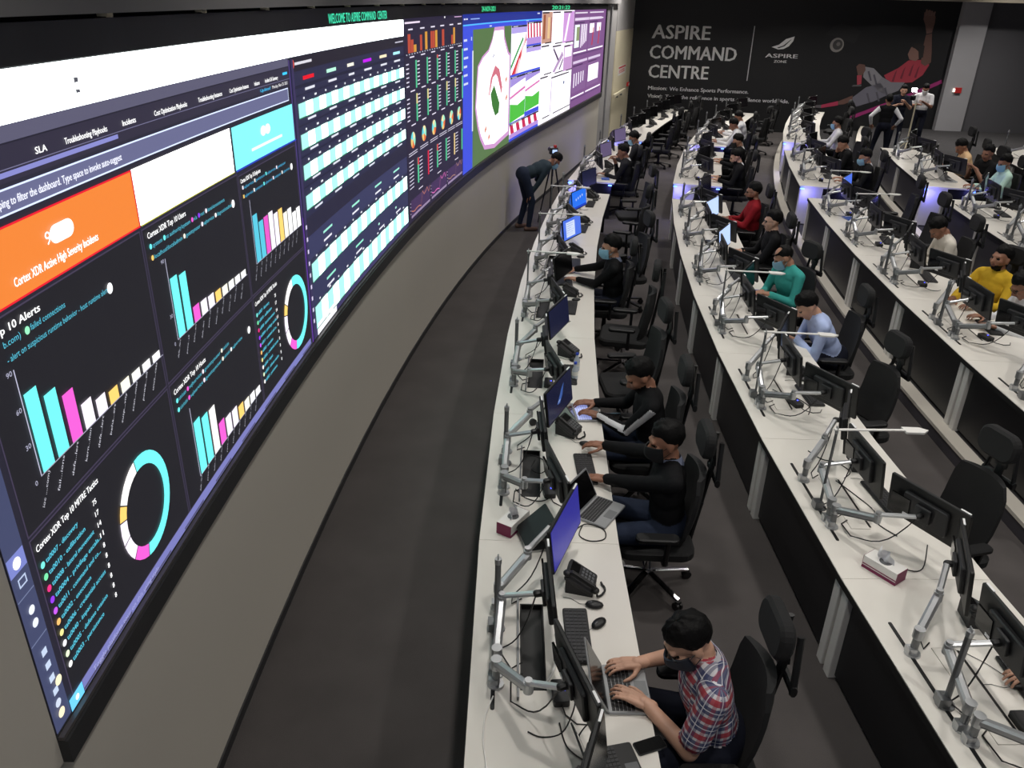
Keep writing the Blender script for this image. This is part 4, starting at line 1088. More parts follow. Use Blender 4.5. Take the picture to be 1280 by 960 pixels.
# ---- office chair, faces -x
def chair_template(base_mat):
    root = empty('office_chair')
    m = MB(); m.sm = False
    m.rbox((0, 0, .41), (.50, .50, .075), .09, None, 4); m.build('seat', 'chair_fabric', root)
    # curved mesh back leaning away from the sitter
    def sheet(z0, z1, w0, w1, bow, lean0, n=6, q=7, th=.05):
        F, Bk = [], []
        for i in range(n + 1):
            t = i / n; z = z0 + (z1 - z0) * t; w = (w0 + (w1 - w0) * t) * (1 - .18 * abs(2 * t - 1) ** 4)
            fr, br = [], []
            for k in range(q + 1):
                u = 2 * k / q - 1; x = lean0(z) - bow * (u * u) + .02 * math.sin(PI * t)
                fr.append((x, u * w / 2, z)); br.append((x + th * (1 - .5 * u * u), u * w / 2, z))
            F.append(fr); Bk.append(br)
        mb = MB(); mb.sm = True
        mb.grid([list(reversed(r)) for r in F]); mb.grid(Bk)
        mb.sm = False
        mb.grid([[a for a in F[0]], [b for b in Bk[0]]]); mb.grid([[b for b in Bk[-1]], [a for a in F[-1]]])
        mb.grid([[F[i][0] for i in range(n + 1)], [Bk[i][0] for i in range(n + 1)]][::-1]); mb.grid([[F[i][-1] for i in range(n + 1)], [Bk[i][-1] for i in range(n + 1)]])
        return mb
    lean = lambda z: .17 + max(0, z - .5) * .16
    sheet(.46, .94, .45, .42, .04, lean).build('backrest', 'chair_mesh', root)
    m = MB(); m.sm = False; m.rbox((.262, 0, 1.15), (.19, .29, .07), .075, Matrix.Rotation(math.radians(4), 3, 'Y') @ Matrix.Rotation(PI / 2, 3, 'Y'), 5); m.build('headrest', 'chair_fabric', root)
    m = MB(); m.bar((.24, 0, .34), (.29, 0, .70), .07, .03, (1, 0, 0)); m.bar((.29, 0, .70), (.33, 0, 1.0), .06, .026, (1, 0, 0)); m.bar((.33, 0, .98), (.31, 0, 1.18), .09, .022, (1, 0, 0)); m.build('back_spine', 'black_plastic', root)
    m = MB(); m.bar((.34, -.13, .90), (.34, .13, .90), .03, .05); m.bar((.34, -.12, .88), (.345, -.07, 1.16), .02, .03, (1, 0, 0)); m.bar((.34, .12, .88), (.345, .07, 1.16), .02, .03, (1, 0, 0)); m.build('headrest_bracket', 'black_plastic', root)
    for sy in (-1, 1):
        m = MB(); m.rbox((-.02, sy * .29, .59), (.27, .085, .035), .035); m.build('armrest', 'black_plastic', root)
        m = MB(); m.bar((.05, sy * .29, .58), (.05, sy * .27, .38), .045, .03, (1, 0, 0)); m.bar((.05, sy * .27, .38), (.05, sy * .1, .37), .04, .03); m.build('armrest_post', 'black_plastic', root)
    m = MB(); m.box((.02, 0, .35), (.28, .2, .05)); m.build('mechanism', 'black_plastic', root)
    m = MB(); m.cone((0, 0, .12), (0, 0, .34), .028, .022, 12); m.cone((0, 0, .07), (0, 0, .14), .045, .035, 12); m.build('column', base_mat, root)
    lm = MB(); lm.bar((.03, 0, .115), (.30, 0, .075), .045, .026); lme = lm.mesh('base_leg', base_mat)
    cmb = MB(); cmb.cone((.30, -.022, .03), (.30, -.006, .03), .03, .03, 10); cmb.cone((.30, .006, .03), (.30, .022, .03), .03, .03, 10); cmb.box((.30, 0, .055), (.03, .03, .03)); cme = cmb.mesh('caster', 'black_plastic')
    for k in range(5):
        o = bpy.data.objects.new('base_leg', lme); COL.objects.link(o); o.parent = root; o.rotation_euler = (0, 0, 2 * PI * k / 5 + .3)
        c = bpy.data.objects.new('caster', cme); COL.objects.link(c); c.parent = root; c.rotation_euler = (0, 0, 2 * PI * k / 5 + .3)
    return root
CHAIR = {'chrome': Stock(chair_template('chrome')), 'black': Stock(chair_template('black_plastic'))}

# ---- keyboard, mouse, phone, laptop, small things. x towards the sitter
def keyboard_template():
    root = empty('keyboard'); m = MB(); m.rbox((0, 0, .009), (.145, .44, .018), .012); m.build('case', 'black_plastic', root)
    m = MB()
    for i in range(5):
        for k in range(15): m.box((-.052 + i * .025, -.198 + k * .0283, .0205), (.02, .0235, .006))
    o = m.build('keys', 'key_grey', root)
    return root
KEYB = Stock(keyboard_template())
def mouse_template():
    root = empty('mouse'); m = MB(); m.sm = True; m.ball((0, 0, .014), (.056, .033, .021), 14, 8); m.build('shell', 'black_plastic', root)
    m = MB(); m.rcone((-.035, 0, .028), (-.02, 0, .034), .005, .005, 8); m.build('wheel', 'grey_plastic', root)
    m = MB(); m.tube([(-.055, 0, .012), (-.09, .01, .004), (-.14, .05, .003), (-.19, .06, .003)], .002, 4); m.build('cord', 'black_plastic', root)
    return root
MOUSE = Stock(mouse_template())
def phone_template():
    root = empty('desk_phone'); R = Matrix.Rotation(math.radians(28), 3, 'Y')
    m = MB(); m.rbox((0, .03, .075), (.20, .19, .03), .015, R); m.add([(-.08, -.05, 0), (-.08, .11, 0), (.09, .11, 0), (.09, -.05, 0), (-.085, -.05, .115), (-.085, .11, .115), (.09, .11, .025), (.09, -.05, .025)],
          [(3, 2, 1, 0), (0, 1, 5, 4), (2, 3, 7, 6), (0, 4, 7, 3), (1, 2, 6, 5), (4, 5, 6, 7)]); m.build('body', 'dark_plastic', root)
    c = Vector((0, .03, .075)); nrm = R @ Vector((0, 0, .0165))
    m = MB(); m.box(tuple(c + nrm + R @ Vector((-.055, .02, 0))), (.06, .11, .004), R); m.build('display', 'black_gloss', root)
    m = MB()
    for i in range(4):
        for k in range(4): m.box(tuple(c + nrm + R @ Vector((.0 + i * .024, -.03 + k * .03, 0))), (.015, .022, .006), R)
    m.build('keypad', 'grey_plastic', root)
    hc = c + R @ Vector((0, -.075, .03))
    m = MB(); pts = [hc + R @ Vector((-.10, 0, .0)), hc + R @ Vector((-.08, 0, .02)), hc + R @ Vector((.08, 0, .02)), hc + R @ Vector((.10, 0, .0))]
    m.tube(pts, .017, 8); m.ball(tuple(pts[0]), (.027, .027, .02)); m.ball(tuple(pts[3]), (.027, .027, .02)); m.build('handset', 'black_plastic', root)
    pts = [pts[3] + Vector((.01, 0, -.01))]
    for k in range(10): pts.append(Vector((.12 + .035 * math.sin(k * .35), -.05 + .016 * k, .012 + .004 * math.cos(k * 2))))
    m = MB(); m.tube(pts, .007, 6); m.build('cord', 'black_plastic', root)
    return root
PHONE = Stock(phone_template())
def laptop_template(case, lid_angle=105, lit=False):
    root = empty('laptop')
    m = MB(); m.rbox((0, 0, .009), (.235, .335, .018), .012); m.build('base', case, root)
    m = MB()
    for i in range(6):
        for k in range(14): m.box((-.088 + i * .0205, -.143 + k * .022, .0195), (.0165, .0185, .004))
    m.build('keys', 'key_lit' if lit else 'key_grey', root)
    m = MB(); m.rbox((.075, 0, .0185), (.065, .10, .002), .004); m.build('touchpad', 'grey_plastic' if case != 'laptop_silver' else 'silver_dark', root)
    a = math.radians(lid_angle); H0 = Vector((-.116, 0, .016))
    u = Vector((math.cos(a), 0, math.sin(a)))          # from hinge along the lid (angle from +x)
    R = Matrix(((u.x, 0, -u.z), (0, 1, 0), (u.z, 0, u.x)))
    m = MB(); m.rbox(tuple(H0 + u * .115), (.225, .335, .008), .01, R); m.build('lid', case, root)
    nrm = Vector((u.z, 0, -u.x))
    m = MB(); m.box(tuple(H0 + u * .115 + nrm * .0048), (.20, .31, .002), R); m.build('screen', 'black_gloss', root)
    return root
mat('key_lit', (200, 205, 235), rough=.5, var=.1, emit=(170, 185, 255), estr=.5)
LAPTOP = {'silver': Stock(laptop_template('laptop_silver', 118)), 'black': Stock(laptop_template('black_plastic', 112)), 'lit': Stock(laptop_template('laptop_silver', 125, True))}
def tissue_template():
    root = empty('tissue_box'); m = MB(); m.box((0, 0, .045), (.115, .235, .09)); m.build('carton', 'white_plastic', root)
    m = MB(); m.box((0, -.1185, .045), (.116, .002, .091)); m.box((0, .1185, .045), (.116, .002, .091)); m.build('end_print', 'maroon', root)
    m = MB(); m.box((-.0585, 0, .012), (.002, .236, .02)); m.box((.0585, 0, .012), (.002, .236, .02)); m.box((-.0585, 0, .035), (.002, .236, .006)); m.build('side_print', 'maroon', root)
    m = MB(); m.cone((0, 0, .09), (0, 0, .0915), .04, .04, 16); m.build('opening', 'grey_plastic', root)
    rows = []
    rnd = random.Random(3)
    for i in range(6):
        t = i / 5; rows.append([(.012 * math.sin(k * 1.3 + i) * (1 + t), (-.055 + .11 * k / 7) * (1 - .25 * t) + .02 * t, .088 + .075 * t + .012 * math.sin(k * 1.9) * t) for k in range(8)])
    m = MB(); m.sm = True; m.grid(rows); m.grid([[(x + .004, y, z) for x, y, z in reversed(r)] for r in rows]); m.build('tissue', 'tissue', root)
    return root
TISSUE = Stock(tissue_template())
def smartphone_template():
    root = empty('smartphone'); m = MB(); m.rbox((0, 0, .005), (.078, .158, .009), .012); m.build('case', 'black_plastic', root)
    m = MB(); m.rbox((0, 0, .0101), (.07, .15, .0012), .009); m.build('glass', 'black_gloss', root)
    m = MB(); m.box((.04, .03, .005), (.002, .02, .003)); m.build('button', 'grey_plastic', root); return root
SMART = Stock(smartphone_template())
def adapter_template():
    root = empty('power_adapter'); m = MB(); m.rbox((0, 0, .02), (.085, .16, .04), .012); m.build('body', 'black_plastic', root)
    m = MB(); m.tube([(0, -.08, .015), (.01, -.13, .006), (.06, -.19, .004), (.13, -.20, .004), (.18, -.15, .004)], .004, 5); m.build('cable', 'black_plastic', root)
    m = MB(); m.box((.02, .0, .041), (.012, .012, .002)); m.build('status_light', 'led_dot', root); return root
ADAPT = Stock(adapter_template())
def binder_template():
    root = empty('notebook'); m = MB(); m.rbox((0, 0, .012), (.16, .23, .002), .004); m.rbox((0, 0, .001), (.16, .23, .002), .004); m.box((0, -.113, .006), (.158, .004, .012)); m.build('cover', 'paper_blue', root)
    m = MB(); m.box((.001, .001, .0065), (.152, .22, .0085)); m.build('pages', 'paper_white', root); return root
NOTE = Stock(binder_template())
def headset_template():
    root = empty('headset'); pts = [(.0, .085 * math.cos(a), .02 + .02 + .085 * math.sin(a) * .35) for a in [PI * k / 10 for k in range(11)]]
    pts = [(.07 * math.sin(PI * k / 10), .085 * math.cos(PI * k / 10), .022) for k in range(11)]
    m = MB(); m.tube(pts, .008, 6); m.build('band', 'black_plastic', root)
    for s_ in (-1, 1):
        m = MB(); m.cone((0, s_ * .072, .03), (0, s_ * .098, .03), .034, .03, 12); m.build('earcup', 'dark_plastic', root)
    return root
HEADSET = Stock(headset_template())
def bottle_template():
    root = empty('water_bottle'); m = MB(); prof = [(.0, .03), (.09, .03), (.105, .03), (.135, .018), (.155, .012), (.165, .012)]
    for (z0, r0), (z1, r1) in zip(prof[:-1], prof[1:]): m.cone((0, 0, z0), (0, 0, z1), r0, r1, 14)
    m.build('body', 'bottle_clear', root)
    m = MB(); m.cone((0, 0, .165), (0, 0, .185), .015, .014, 12); m.build('cap', 'cap_blue', root)
    m = MB(); m.cone((0, 0, .05), (0, 0, .09), .0305, .0305, 14, False); m.build('wrap', 'paper_white', root); return root
BOTTLE = Stock(bottle_template())
# ================================================================== PEOPLE
def merge_template(root, name):
    """the same thing as one small mesh, for places too far off to show its parts"""
    vs, fs, mi, mats = [], [], [], []
    def walk(o, M):
        for ch in o.children:
            L = M @ Matrix.LocRotScale(ch.location, ch.rotation_euler, ch.scale)
            me = ch.data; off = len(vs)
            vs.extend([tuple(L @ v.co) for v in me.vertices])
            idx = []
            for mm in me.materials:
                if mm not in mats: mats.append(mm)
                idx.append(mats.index(mm))
            for p in me.polygons:
                fs.append(tuple(i + off for i in p.vertices)); mi.append(idx[p.material_index])
            walk(ch, L)
    walk(root, Matrix.Identity(4))
    me = bpy.data.meshes.new(name); me.from_pydata(vs, [], fs)
    for mm in mats: me.materials.append(mm)
    me.polygons.foreach_set('material_index', mi); me.update()
    return me

def ik(S, T, l1, l2, pole):
    S = Vector(S); T = Vector(T); d = T - S; L = min(d.length, (l1 + l2) * .999); dn = d.normalized()
    a = (l1 * l1 - l2 * l2 + L * L) / (2 * L); h = math.sqrt(max(0, l1 * l1 - a * a))
    p = Vector(pole); p = (p - dn * p.dot(dn)).normalized()
    return S + dn * a + p * h, S + dn * L

class Prims:
    def __init__(s): s.mb = MB(); s.seg = []; s.ell = []
    def c(s, p0, p1, r0, r1, tag_):
        s.mb.rcone(p0, p1, r0, r1); s.seg.append((tuple(p0), tuple(p1), r0, r1, tag_))
    def e(s, c, r, tag_, R=None):
        s.mb.ball(c, r, 16, 12, R); s.ell.append((tuple(c), r, R, tag_))

# hand prototype: right hand, wrist at origin, fingers along +y, palm facing -z, thumb on -x side; fingers bent as for typing
def hand_prims():
    P = Prims()
    P.c((0, -.03, 0), (0, .012, 0), .027, .027, 0)
    for x in (-.026, -.009, .009, .026): P.c((x * .8, .01, 0), (x, .075, .004), .0155, .0125, 0)
    P.c((-.02, .015, -.006), (.02, .03, -.006), .014, .014, 0)
    for x, l, sp_ in ((-.0285, .040, -.10), (-.0095, .045, -.03), (.0095, .042, .04), (.0275, .033, .12)):
        p = Vector((x, .078, .003)); a = 0.10
        for k, (f, b) in enumerate(((1.0, .30), (.62, .62), (.5, .35))):
            q = p + Vector((math.sin(sp_), math.cos(a), -math.sin(a))).normalized() * l * f
            P.c(p, q, .0088 - .0008 * k, .0082 - .0009 * k, 0); p = q; a += b
    p = Vector((-.026, .012, -.006))
    for d, l, r0, r1 in (((-.75, .62, -.25), .042, .0145, .011), ((-.45, .85, -.2), .032, .0105, .0095), ((-.15, .95, -.28), .026, .0095, .0075)):
        q = p + Vector(d).normalized() * l; P.c(p, q, r0, r1, 0); p = q
    return P

REMESH = []
def remesh_start(prims, voxel, smooth=3):
    ob = bpy.data.objects.new('remesh', prims.mb.mesh('remesh', 'skin_a')); COL.objects.link(ob)
    md = ob.modifiers.new('r', 'REMESH'); md.mode = 'VOXEL'; md.voxel_size = voxel; md.use_smooth_shade = True
    if smooth:
        sm = ob.modifiers.new('s', 'SMOOTH'); sm.factor = .5; sm.iterations = smooth
    return ob
def remesh_end(ob, dg):
    me = bpy.data.meshes.new_from_object(ob.evaluated_get(dg))
    V = np.empty(len(me.vertices) * 3, np.float32); me.vertices.foreach_get('co', V); V = V.reshape(-1, 3).astype(float)
    F = [tuple(p.vertices) for p in me.polygons]
    old = ob.data; bpy.data.objects.remove(ob); bpy.data.meshes.remove(old); bpy.data.meshes.remove(me)
    return V, F

def nearest_tag(C, prims):
    best = np.full(len(C), 1e9); tg = np.zeros(len(C), int)
    for p0, p1, r0, r1, t in prims.seg:
        a = np.array(p0); b = np.array(p1); d = b - a; L2 = max(d @ d, 1e-9)
        u = np.clip(((C - a) @ d) / L2, 0, 1)
        D = np.linalg.norm(C - (a + u[:, None] * d), axis=1) - (r0 + (r1 - r0) * u)
        k = D < best; best[k] = D[k]; tg[k] = t
    for c, r, R, t in prims.ell:
        q = C - np.array(c)
        if R is not None: q = q @ np.array(R)
        r = np.array(r if hasattr(r, '__len__') else (r, r, r))
        D = (np.linalg.norm(q / r, axis=1) - 1) * r.min()
        k = D < best; best[k] = D[k]; tg[k] = t
    return tg

# tags
SKIN, TOP, BOT, SHOE, EYE, LIP, TRIM = range(7)
PEOPLE = []
def person(label, loc, rz, lean=12, hands=None, head=(20, 0), top='cloth_black', bot='cloth_navy', skin='skin_a', shoe='shoe_dark', sleeve='long',
           hair=True, bald=False, mask=None, glasses=False, collar=None, standing=False, scale=1.0, voxel=.016, group=None, trim=None, seat_h=.42, feet=None, twist=0, shoulder_drop=0.0, stoop=0.0, vest=None, beard=False, hand_rot=None):
    PEOPLE.append(dict(locals()))

def build_people():
    jobs = []
    HP = hand_prims(); hob = remesh_start(HP, .0042, 2)
    for p in PEOPLE:
        P = Prims(); st = p['standing']
        hip = Vector((0, 0, .94 if st else p['seat_h'] + .06))
        a = math.radians(p['lean']); up = Vector((0, math.sin(a), math.cos(a))); fw = Vector((0, math.cos(a), -math.sin(a)))
        tw = math.radians(p['twist']); rt = Vector((math.cos(tw), math.sin(tw), 0))
        def S(x, y, z): return hip + rt * x + fw * y + up * z
        Rt = Matrix((rt, fw, up)).transposed()
        # torso
        P.e(hip + Vector((0, -.01, .02)), (.165, .125, .13), BOT if not st else BOT)
        P.e(S(0, .005, .14), (.150, .112, .15), TOP, Rt)
        P.e(S(0, .01, .29), (.168, .118, .17), TOP, Rt)
        P.e(S(0, .0, .39), (.17, .105, .11), TOP, Rt)
        b = a * .45 + math.radians(p['stoop']); upn = Vector((0, math.sin(b + a * .5), math.cos(b + a * .5)))
        nb = S(0, -.005, .46)
        P.c(S(-.155, 0, .425), S(.155, 0, .425), .062, .062, TOP)
        for sx in (-1, 1): P.c(nb + upn * .01, S(sx * .13, -.005, .435), .055, .055, TOP)
        nt = nb + upn * .062
        P.c(nb, nt, .053, .051, SKIN)
        # head
        hp, hy = math.radians(p['head'][0]), math.radians(p['head'][1])
        RH = Matrix.Rotation(hy, 3, 'Z') @ Matrix.Rotation(-hp, 3, 'X')
        HC_ = nt + RH @ Vector((0, .028, .085))
        def Hh(x, y, z): return HC_ + RH @ Vector((x, y, z))
        P.e(Hh(0, -.012, .03), (.076, .096, .088), SKIN, RH); P.e(Hh(0, .028, -.025), (.062, .066, .085), SKIN, RH)
        P.e(Hh(0, .052, -.082), (.036, .034, .03), SKIN, RH); P.c(Hh(0, .088, .012), Hh(0, .112, -.028), .010, .0155, SKIN)
        P.c(Hh(-.035, .083, .028), Hh(.035, .083, .028), .013, .013, SKIN)
        for sx in (-1, 1):
            P.e(Hh(sx * .078, -.008, -.005), (.012, .022, .034), SKIN, RH); P.e(Hh(sx * .04, .06, -.02), (.026, .028, .03), SKIN, RH)
        P.c(Hh(-.018, .092, -.055), Hh(.018, .092, -.055), .009, .009, LIP)
        # arms
        wr = []
        for k, sx in enumerate((-1, 1)):
            sh = S(sx * .178, 0, .415 - p['shoulder_drop'])
            T = Vector(p['hands'][k]) if p['hands'] else hip + Vector((sx * .25, .02, -.10))
            el, w = ik(sh, T, .285, .255, (sx * .6, -.35, -.75))
            sl = p['sleeve']
            P.c(sh, el, .058, .045, TOP)
            if sl == 'short':
                mid = sh.lerp(el, .72); P.c(sh, mid, .066, .066, TOP); P.seg[-2] = (*P.seg[-2][:4], SKIN)
                P.c(el, w, .043, .030, SKIN)
            else:
                P.c(el, w.lerp(el, .06), .049, .037, TOP if not p['vest'] else TRIM)
                if p['vest']: P.seg[-2] = (*P.seg[-2][:4], TRIM)
                P.c(w.lerp(el, .08), w, .030, .028, SKIN)
            wr.append((el, w, sh, sx))
        # legs
        if st:
            ft = p['feet'] or ((-.10, .02), (.10, .02))
            for (fx, fy), sx in zip(ft, (-1, 1)):
                an = Vector((fx, fy, .085)); h0 = hip + rt * (sx * .09) + Vector((0, 0, -.02))
                kn, an2 = ik(h0, an, .43, .43, (0, 1, 0))
                P.c(h0, kn, .085, .06, BOT); P.c(kn, an2, .062, .045, BOT)
                P.c(Vector((fx, fy - .05, .04)), Vector((fx + sx * .02, fy + .14, .032)), .042, .034, SHOE); P.c(an2, Vector((fx, fy, .05)), .045, .04, SHOE)
        else:
            ft = p['feet'] or ((-.13, .40), (.13, .42))
            for (fx, fy), sx in zip(ft, (-1, 1)):
                h0 = hip + rt * (sx * .09) + Vector((0, .0, .0)); kn, an2 = ik(h0, Vector((fx, fy, .09)), .43, .43, (sx * .25, 1, .9))
                P.c(h0, kn, .088, .064, BOT); P.c(kn, an2, .066, .046, BOT)
                P.c(Vector((fx, fy - .05, .04)), Vector((fx + sx * .02, fy + .14, .032)), .042, .034, SHOE); P.c(an2, Vector((fx, fy, .05)), .045, .04, SHOE)
        jobs.append((p, P, remesh_start(P, p['voxel'], 3 if p['voxel'] > .01 else 4), Hh, RH, HC_, wr, S, nb, upn, nt))
    dg = bpy.context.evaluated_depsgraph_get()
    HV, HF = remesh_end(hob, dg)
    out = []
    for p, P, ob, *rest in jobs: out.append((p, P, remesh_end(ob, dg), *rest))
    for p, P, (V, F), Hh, RH, HC_, wr, S, nb, upn, nt in out:
        C = np.array([V[list(f)].mean(0) for f in F]); tg = nearest_tag(C, P)
        RHn = np.array(RH); loc = (C - np.array(HC_)) @ RHn
        for sx in (-1, 1):
            k = (np.linalg.norm((loc - np.array((sx * .033, .083, .008))) / np.array((.017, .03, .009)), axis=1) < 1); tg[k & (tg == SKIN)] = EYE
        if p['beard']:
            k = (tg == SKIN) & (loc[:, 1] > .0) & (loc[:, 2] < -.055) & (loc[:, 2] > -.13); tg[k] = EYE
        if p['trim'] == 'stripe':
            for el, w, sh, sx in wr:
                for a_, b2 in ((sh, el), (el, w)):
                    A_ = np.array(a_); D_ = np.array(b2) - A_; u = ((C - A_) @ D_) / (D_ @ D_)
                    q = C - (A_ + np.clip(u, 0, 1)[:, None] * D_); ln = np.linalg.norm(q, axis=1) + 1e-9
                    o_ = np.array((sx * .92, -.3, .25)); o_ = o_ - D_ * (o_ @ D_) / (D_ @ D_); o_ /= np.linalg.norm(o_)
                    k = (tg == TOP) & (u > -.05) & (u < 1.0) & (ln < .075) & ((q @ o_) / ln > .86); tg[k] = TRIM
        tags = list(tg); verts = V.tolist(); faces = list(F)
        for k, (el, w, sh_, sx_) in enumerate(wr):
            d = (w - el).normalized(); hr = p['hand_rot'][k] if p['hand_rot'] else (0, 0)
            d2 = Vector((d.x * .4, d.y, d.z * .35)).normalized() if not p['standing'] else d
            z = Vector((0, 0, 1)); x = d2.cross(z)
            if x.length < .2: x = Vector((1, 0, 0))
            x.normalize(); z = x.cross(d2)
            M = Matrix((x, d2, z)).transposed() @ Matrix.Rotation(math.radians(hr[0]), 3, 'X') @ Matrix.Rotation(math.radians(hr[1]), 3, 'Y')
            Mn = np.array(M); H = HV.copy()
            if k == 0: H[:, 0] *= -1
            H = H @ Mn.T + np.array(w)
            o = len(verts); verts.extend(H.tolist())
            faces.extend([tuple(i + o for i in (f if k == 1 else reversed(f))) for f in HF]); tags.extend([SKIN] * len(HF))
        me = bpy.data.meshes.new('person'); me.from_pydata(verts, [], faces)
        for mm in (p['skin'], p['top'], p['bot'], p['shoe'], 'eye_dark' if not p['beard'] else 'hair_black', 'lip', p['vest'] or ('cloth_white' if p['trim'] else p['top'])): me.materials.append(MATS[mm])
        me.polygons.foreach_set('material_index', [int(t) for t in tags]); me.polygons.foreach_set('use_smooth', [True] * len(faces)); me.update()
        if p['top'] == 'cloth_plaid':      # weave runs along the sleeves and round the body
            uvl = me.uv_layers.new(name='weave'); VA = np.array(verts)
            axes = [(np.array(S(0, 0, 0)), np.array(S(0, 0, .46)), .13)] + [(np.array(sh), np.array(el), .055) for el, w, sh, sx in wr]
            for po in me.polygons:
                c_ = np.array(po.center); best = None
                for n_, (a_, b2, r_) in enumerate(axes):
                    d_ = b2 - a_; u_ = np.clip(((c_ - a_) @ d_) / (d_ @ d_), 0, 1); dd = np.linalg.norm(c_ - a_ - u_ * d_) - r_ * (1.25 if n_ == 0 else 1.0)
                    if best is None or dd < best[0]: best = (dd, n_)
                a_, b2, r_ = axes[best[1]]; d_ = b2 - a_; L_ = np.linalg.norm(d_); d_ = d_ / L_
                e1 = np.cross(d_, (0, 1, 0) if best[1] else (1, 0, 0)); e1 /= np.linalg.norm(e1); e2 = np.cross(d_, e1); a0 = None
                for li in po.loop_indices:
                    q = VA[me.loops[li].vertex_index] - a_; an = math.atan2(q @ e2, q @ e1)
                    if a0 is None: a0 = an
                    while an - a0 > PI: an -= 2 * PI
                    while an - a0 < -PI: an += 2 * PI
                    uvl.data[li].uv = (an * r_ * 1.25, q @ d_)
        b = bpy.data.objects.new('person', me); COL.objects.link(b)
        b.location = p['loc']; b.rotation_euler = (0, 0, p['rz']); b.scale = (p['scale'],) * 3
        tag(b, p['label'], 'person', p['group'] or 'people at work in the control room')
        # hair: closed cap with a hairline
        if p['hair']:
            m = MB(); m.sm = True; NA, NP = 36, 12; outer, inner = [], []
            for i in range(NP + 1):
                ro, ri = [], []
                for j in range(NA):
                    az = 2 * PI * j / NA; fr = math.sin(az)          # +1 in front
                    lim = (1.14 + .12 * mnoise.noise(Vector((az * 3, p['loc'][1], 0))) if fr > .55 else (1.14 + (0.55 - fr) / .55 * .66 if fr > 0 else 1.80 + min(.5, -fr * .6)))
                    if abs(math.cos(az)) > .8: lim = min(lim, 1.78)
                    pol = max(.02, lim * i / NP)
                    if p['bald'] : pol = max(pol, .75 + .35 * fr) if fr > -.3 else pol
                    d = Vector((math.sin(pol) * math.cos(az), math.sin(pol) * math.sin(az), math.cos(pol)))
                    nz = mnoise.noise(d * 4.5 + Vector(p['loc'])) * .012 + mnoise.noise(d * 13) * .008
                    tk = (.018 + .014 * max(0, math.cos(pol)) + .004 * max(0, fr) + nz) * (1 - (i / NP) ** 2.3)
                    if p['bald']: tk *= .5
                    e = Vector((d.x * .0765, d.y * .097, d.z * .089))
                    ro.append(Hh(*(Vector((0, -.012, .03)) + e * (1 + tk / .085)))); ri.append(Hh(*(Vector((0, -.012, .03)) + e * .96)))
                outer.append(ro + [ro[0]]); inner.append(ri + [ri[0]])
            m.grid([list(reversed(r)) for r in outer]); m.grid(inner); m.grid([outer[-1][::-1], inner[-1][::-1]])
            m.build('hair', 'hair_black', b)
        if p['mask']:
            m = MB(); m.sm = True; o1, o2 = [], []
            for i in range(7):
                z = -.108 + .108 * i / 6; r1, r2 = [], []
                for j in range(13):
                    an = math.radians(-78 + 156 * j / 12); bul = .031 * math.exp(-(an * 2.2) ** 2) * (1 - ((z + .045) / .075) ** 2)
                    rx = .077 - .022 * max(0, (-z - .05) / .06); ry = .079 - .012 * max(0, (-z - .06) / .05)
                    x = rx * math.sin(an); y = .028 + ry * math.cos(an) + bul
                    r1.append(Hh(x, y, z)); r2.append(Hh(x * .9, y - .008, z))
                o1.append(r1); o2.append(r2)
            m.grid(o1); m.grid([list(reversed(r)) for r in o2]); m.grid([o2[0], o1[0]]); m.grid([o1[-1], o2[-1]])
            mk = m.build('face_mask', p['mask'], b)
            m = MB()
            for sx in (-1, 1): m.tube([Hh(sx * .068, .042, -.02), Hh(sx * .079, .0, .01), Hh(sx * .082, -.022, .0), Hh(sx * .078, -.015, -.03), Hh(sx * .066, .04, -.07)], .0018, 4)
            m.build('ear_loop', p['mask'], mk)
        if p['glasses']:
            m = MB()
            for sx in (-1, 1):
                pts = [Hh(sx * .034 + .024 * math.cos(t), .102 - abs(sx * .034 + .024 * math.cos(t)) * .18, .006 + .018 * math.sin(t)) for t in [2 * PI * k / 12 for k in range(13)]]
                m.tube(pts, .0025, 5); m.tube([Hh(sx * .057, .09, .01), Hh(sx * .08, .03, .012), Hh(sx * .083, -.01, .006)], .002, 4)
            m.tube([Hh(-.01, .108, .01), Hh(.01, .108, .01)], .0025, 5); m.build('glasses', 'black_plastic', b)
        if p['collar']:
            m = MB(); pts0, pts1 = [], []
            for k in range(15):
                t = math.radians(-60 + 300 * k / 14 + 0); d = Vector((math.sin(t + PI - .0), 0, 0))
                an = math.radians(110 + 320 * k / 14)
                ca, sa = math.cos(an), math.sin(an)
                base = nb + Vector((ca * .076, sa * .072, 0)) + upn * (.006 - .022 * max(0, sa)); topp = nb + Vector((ca * .064, sa * .061, 0)) + upn * (.052 - .018 * max(0, sa))
                pts0.append(base); pts1.append(topp)
            o0 = [q + (q - nb).normalized() * .012 + upn * -.004 for q in pts0]
            m.sm = True; m.grid([pts0, pts1]); m.grid([pts1, o0]); m.grid([o0, pts0]); m.build('collar', p['collar'], b)
        p['obj'] = b; p['Hh'] = Hh
    return out
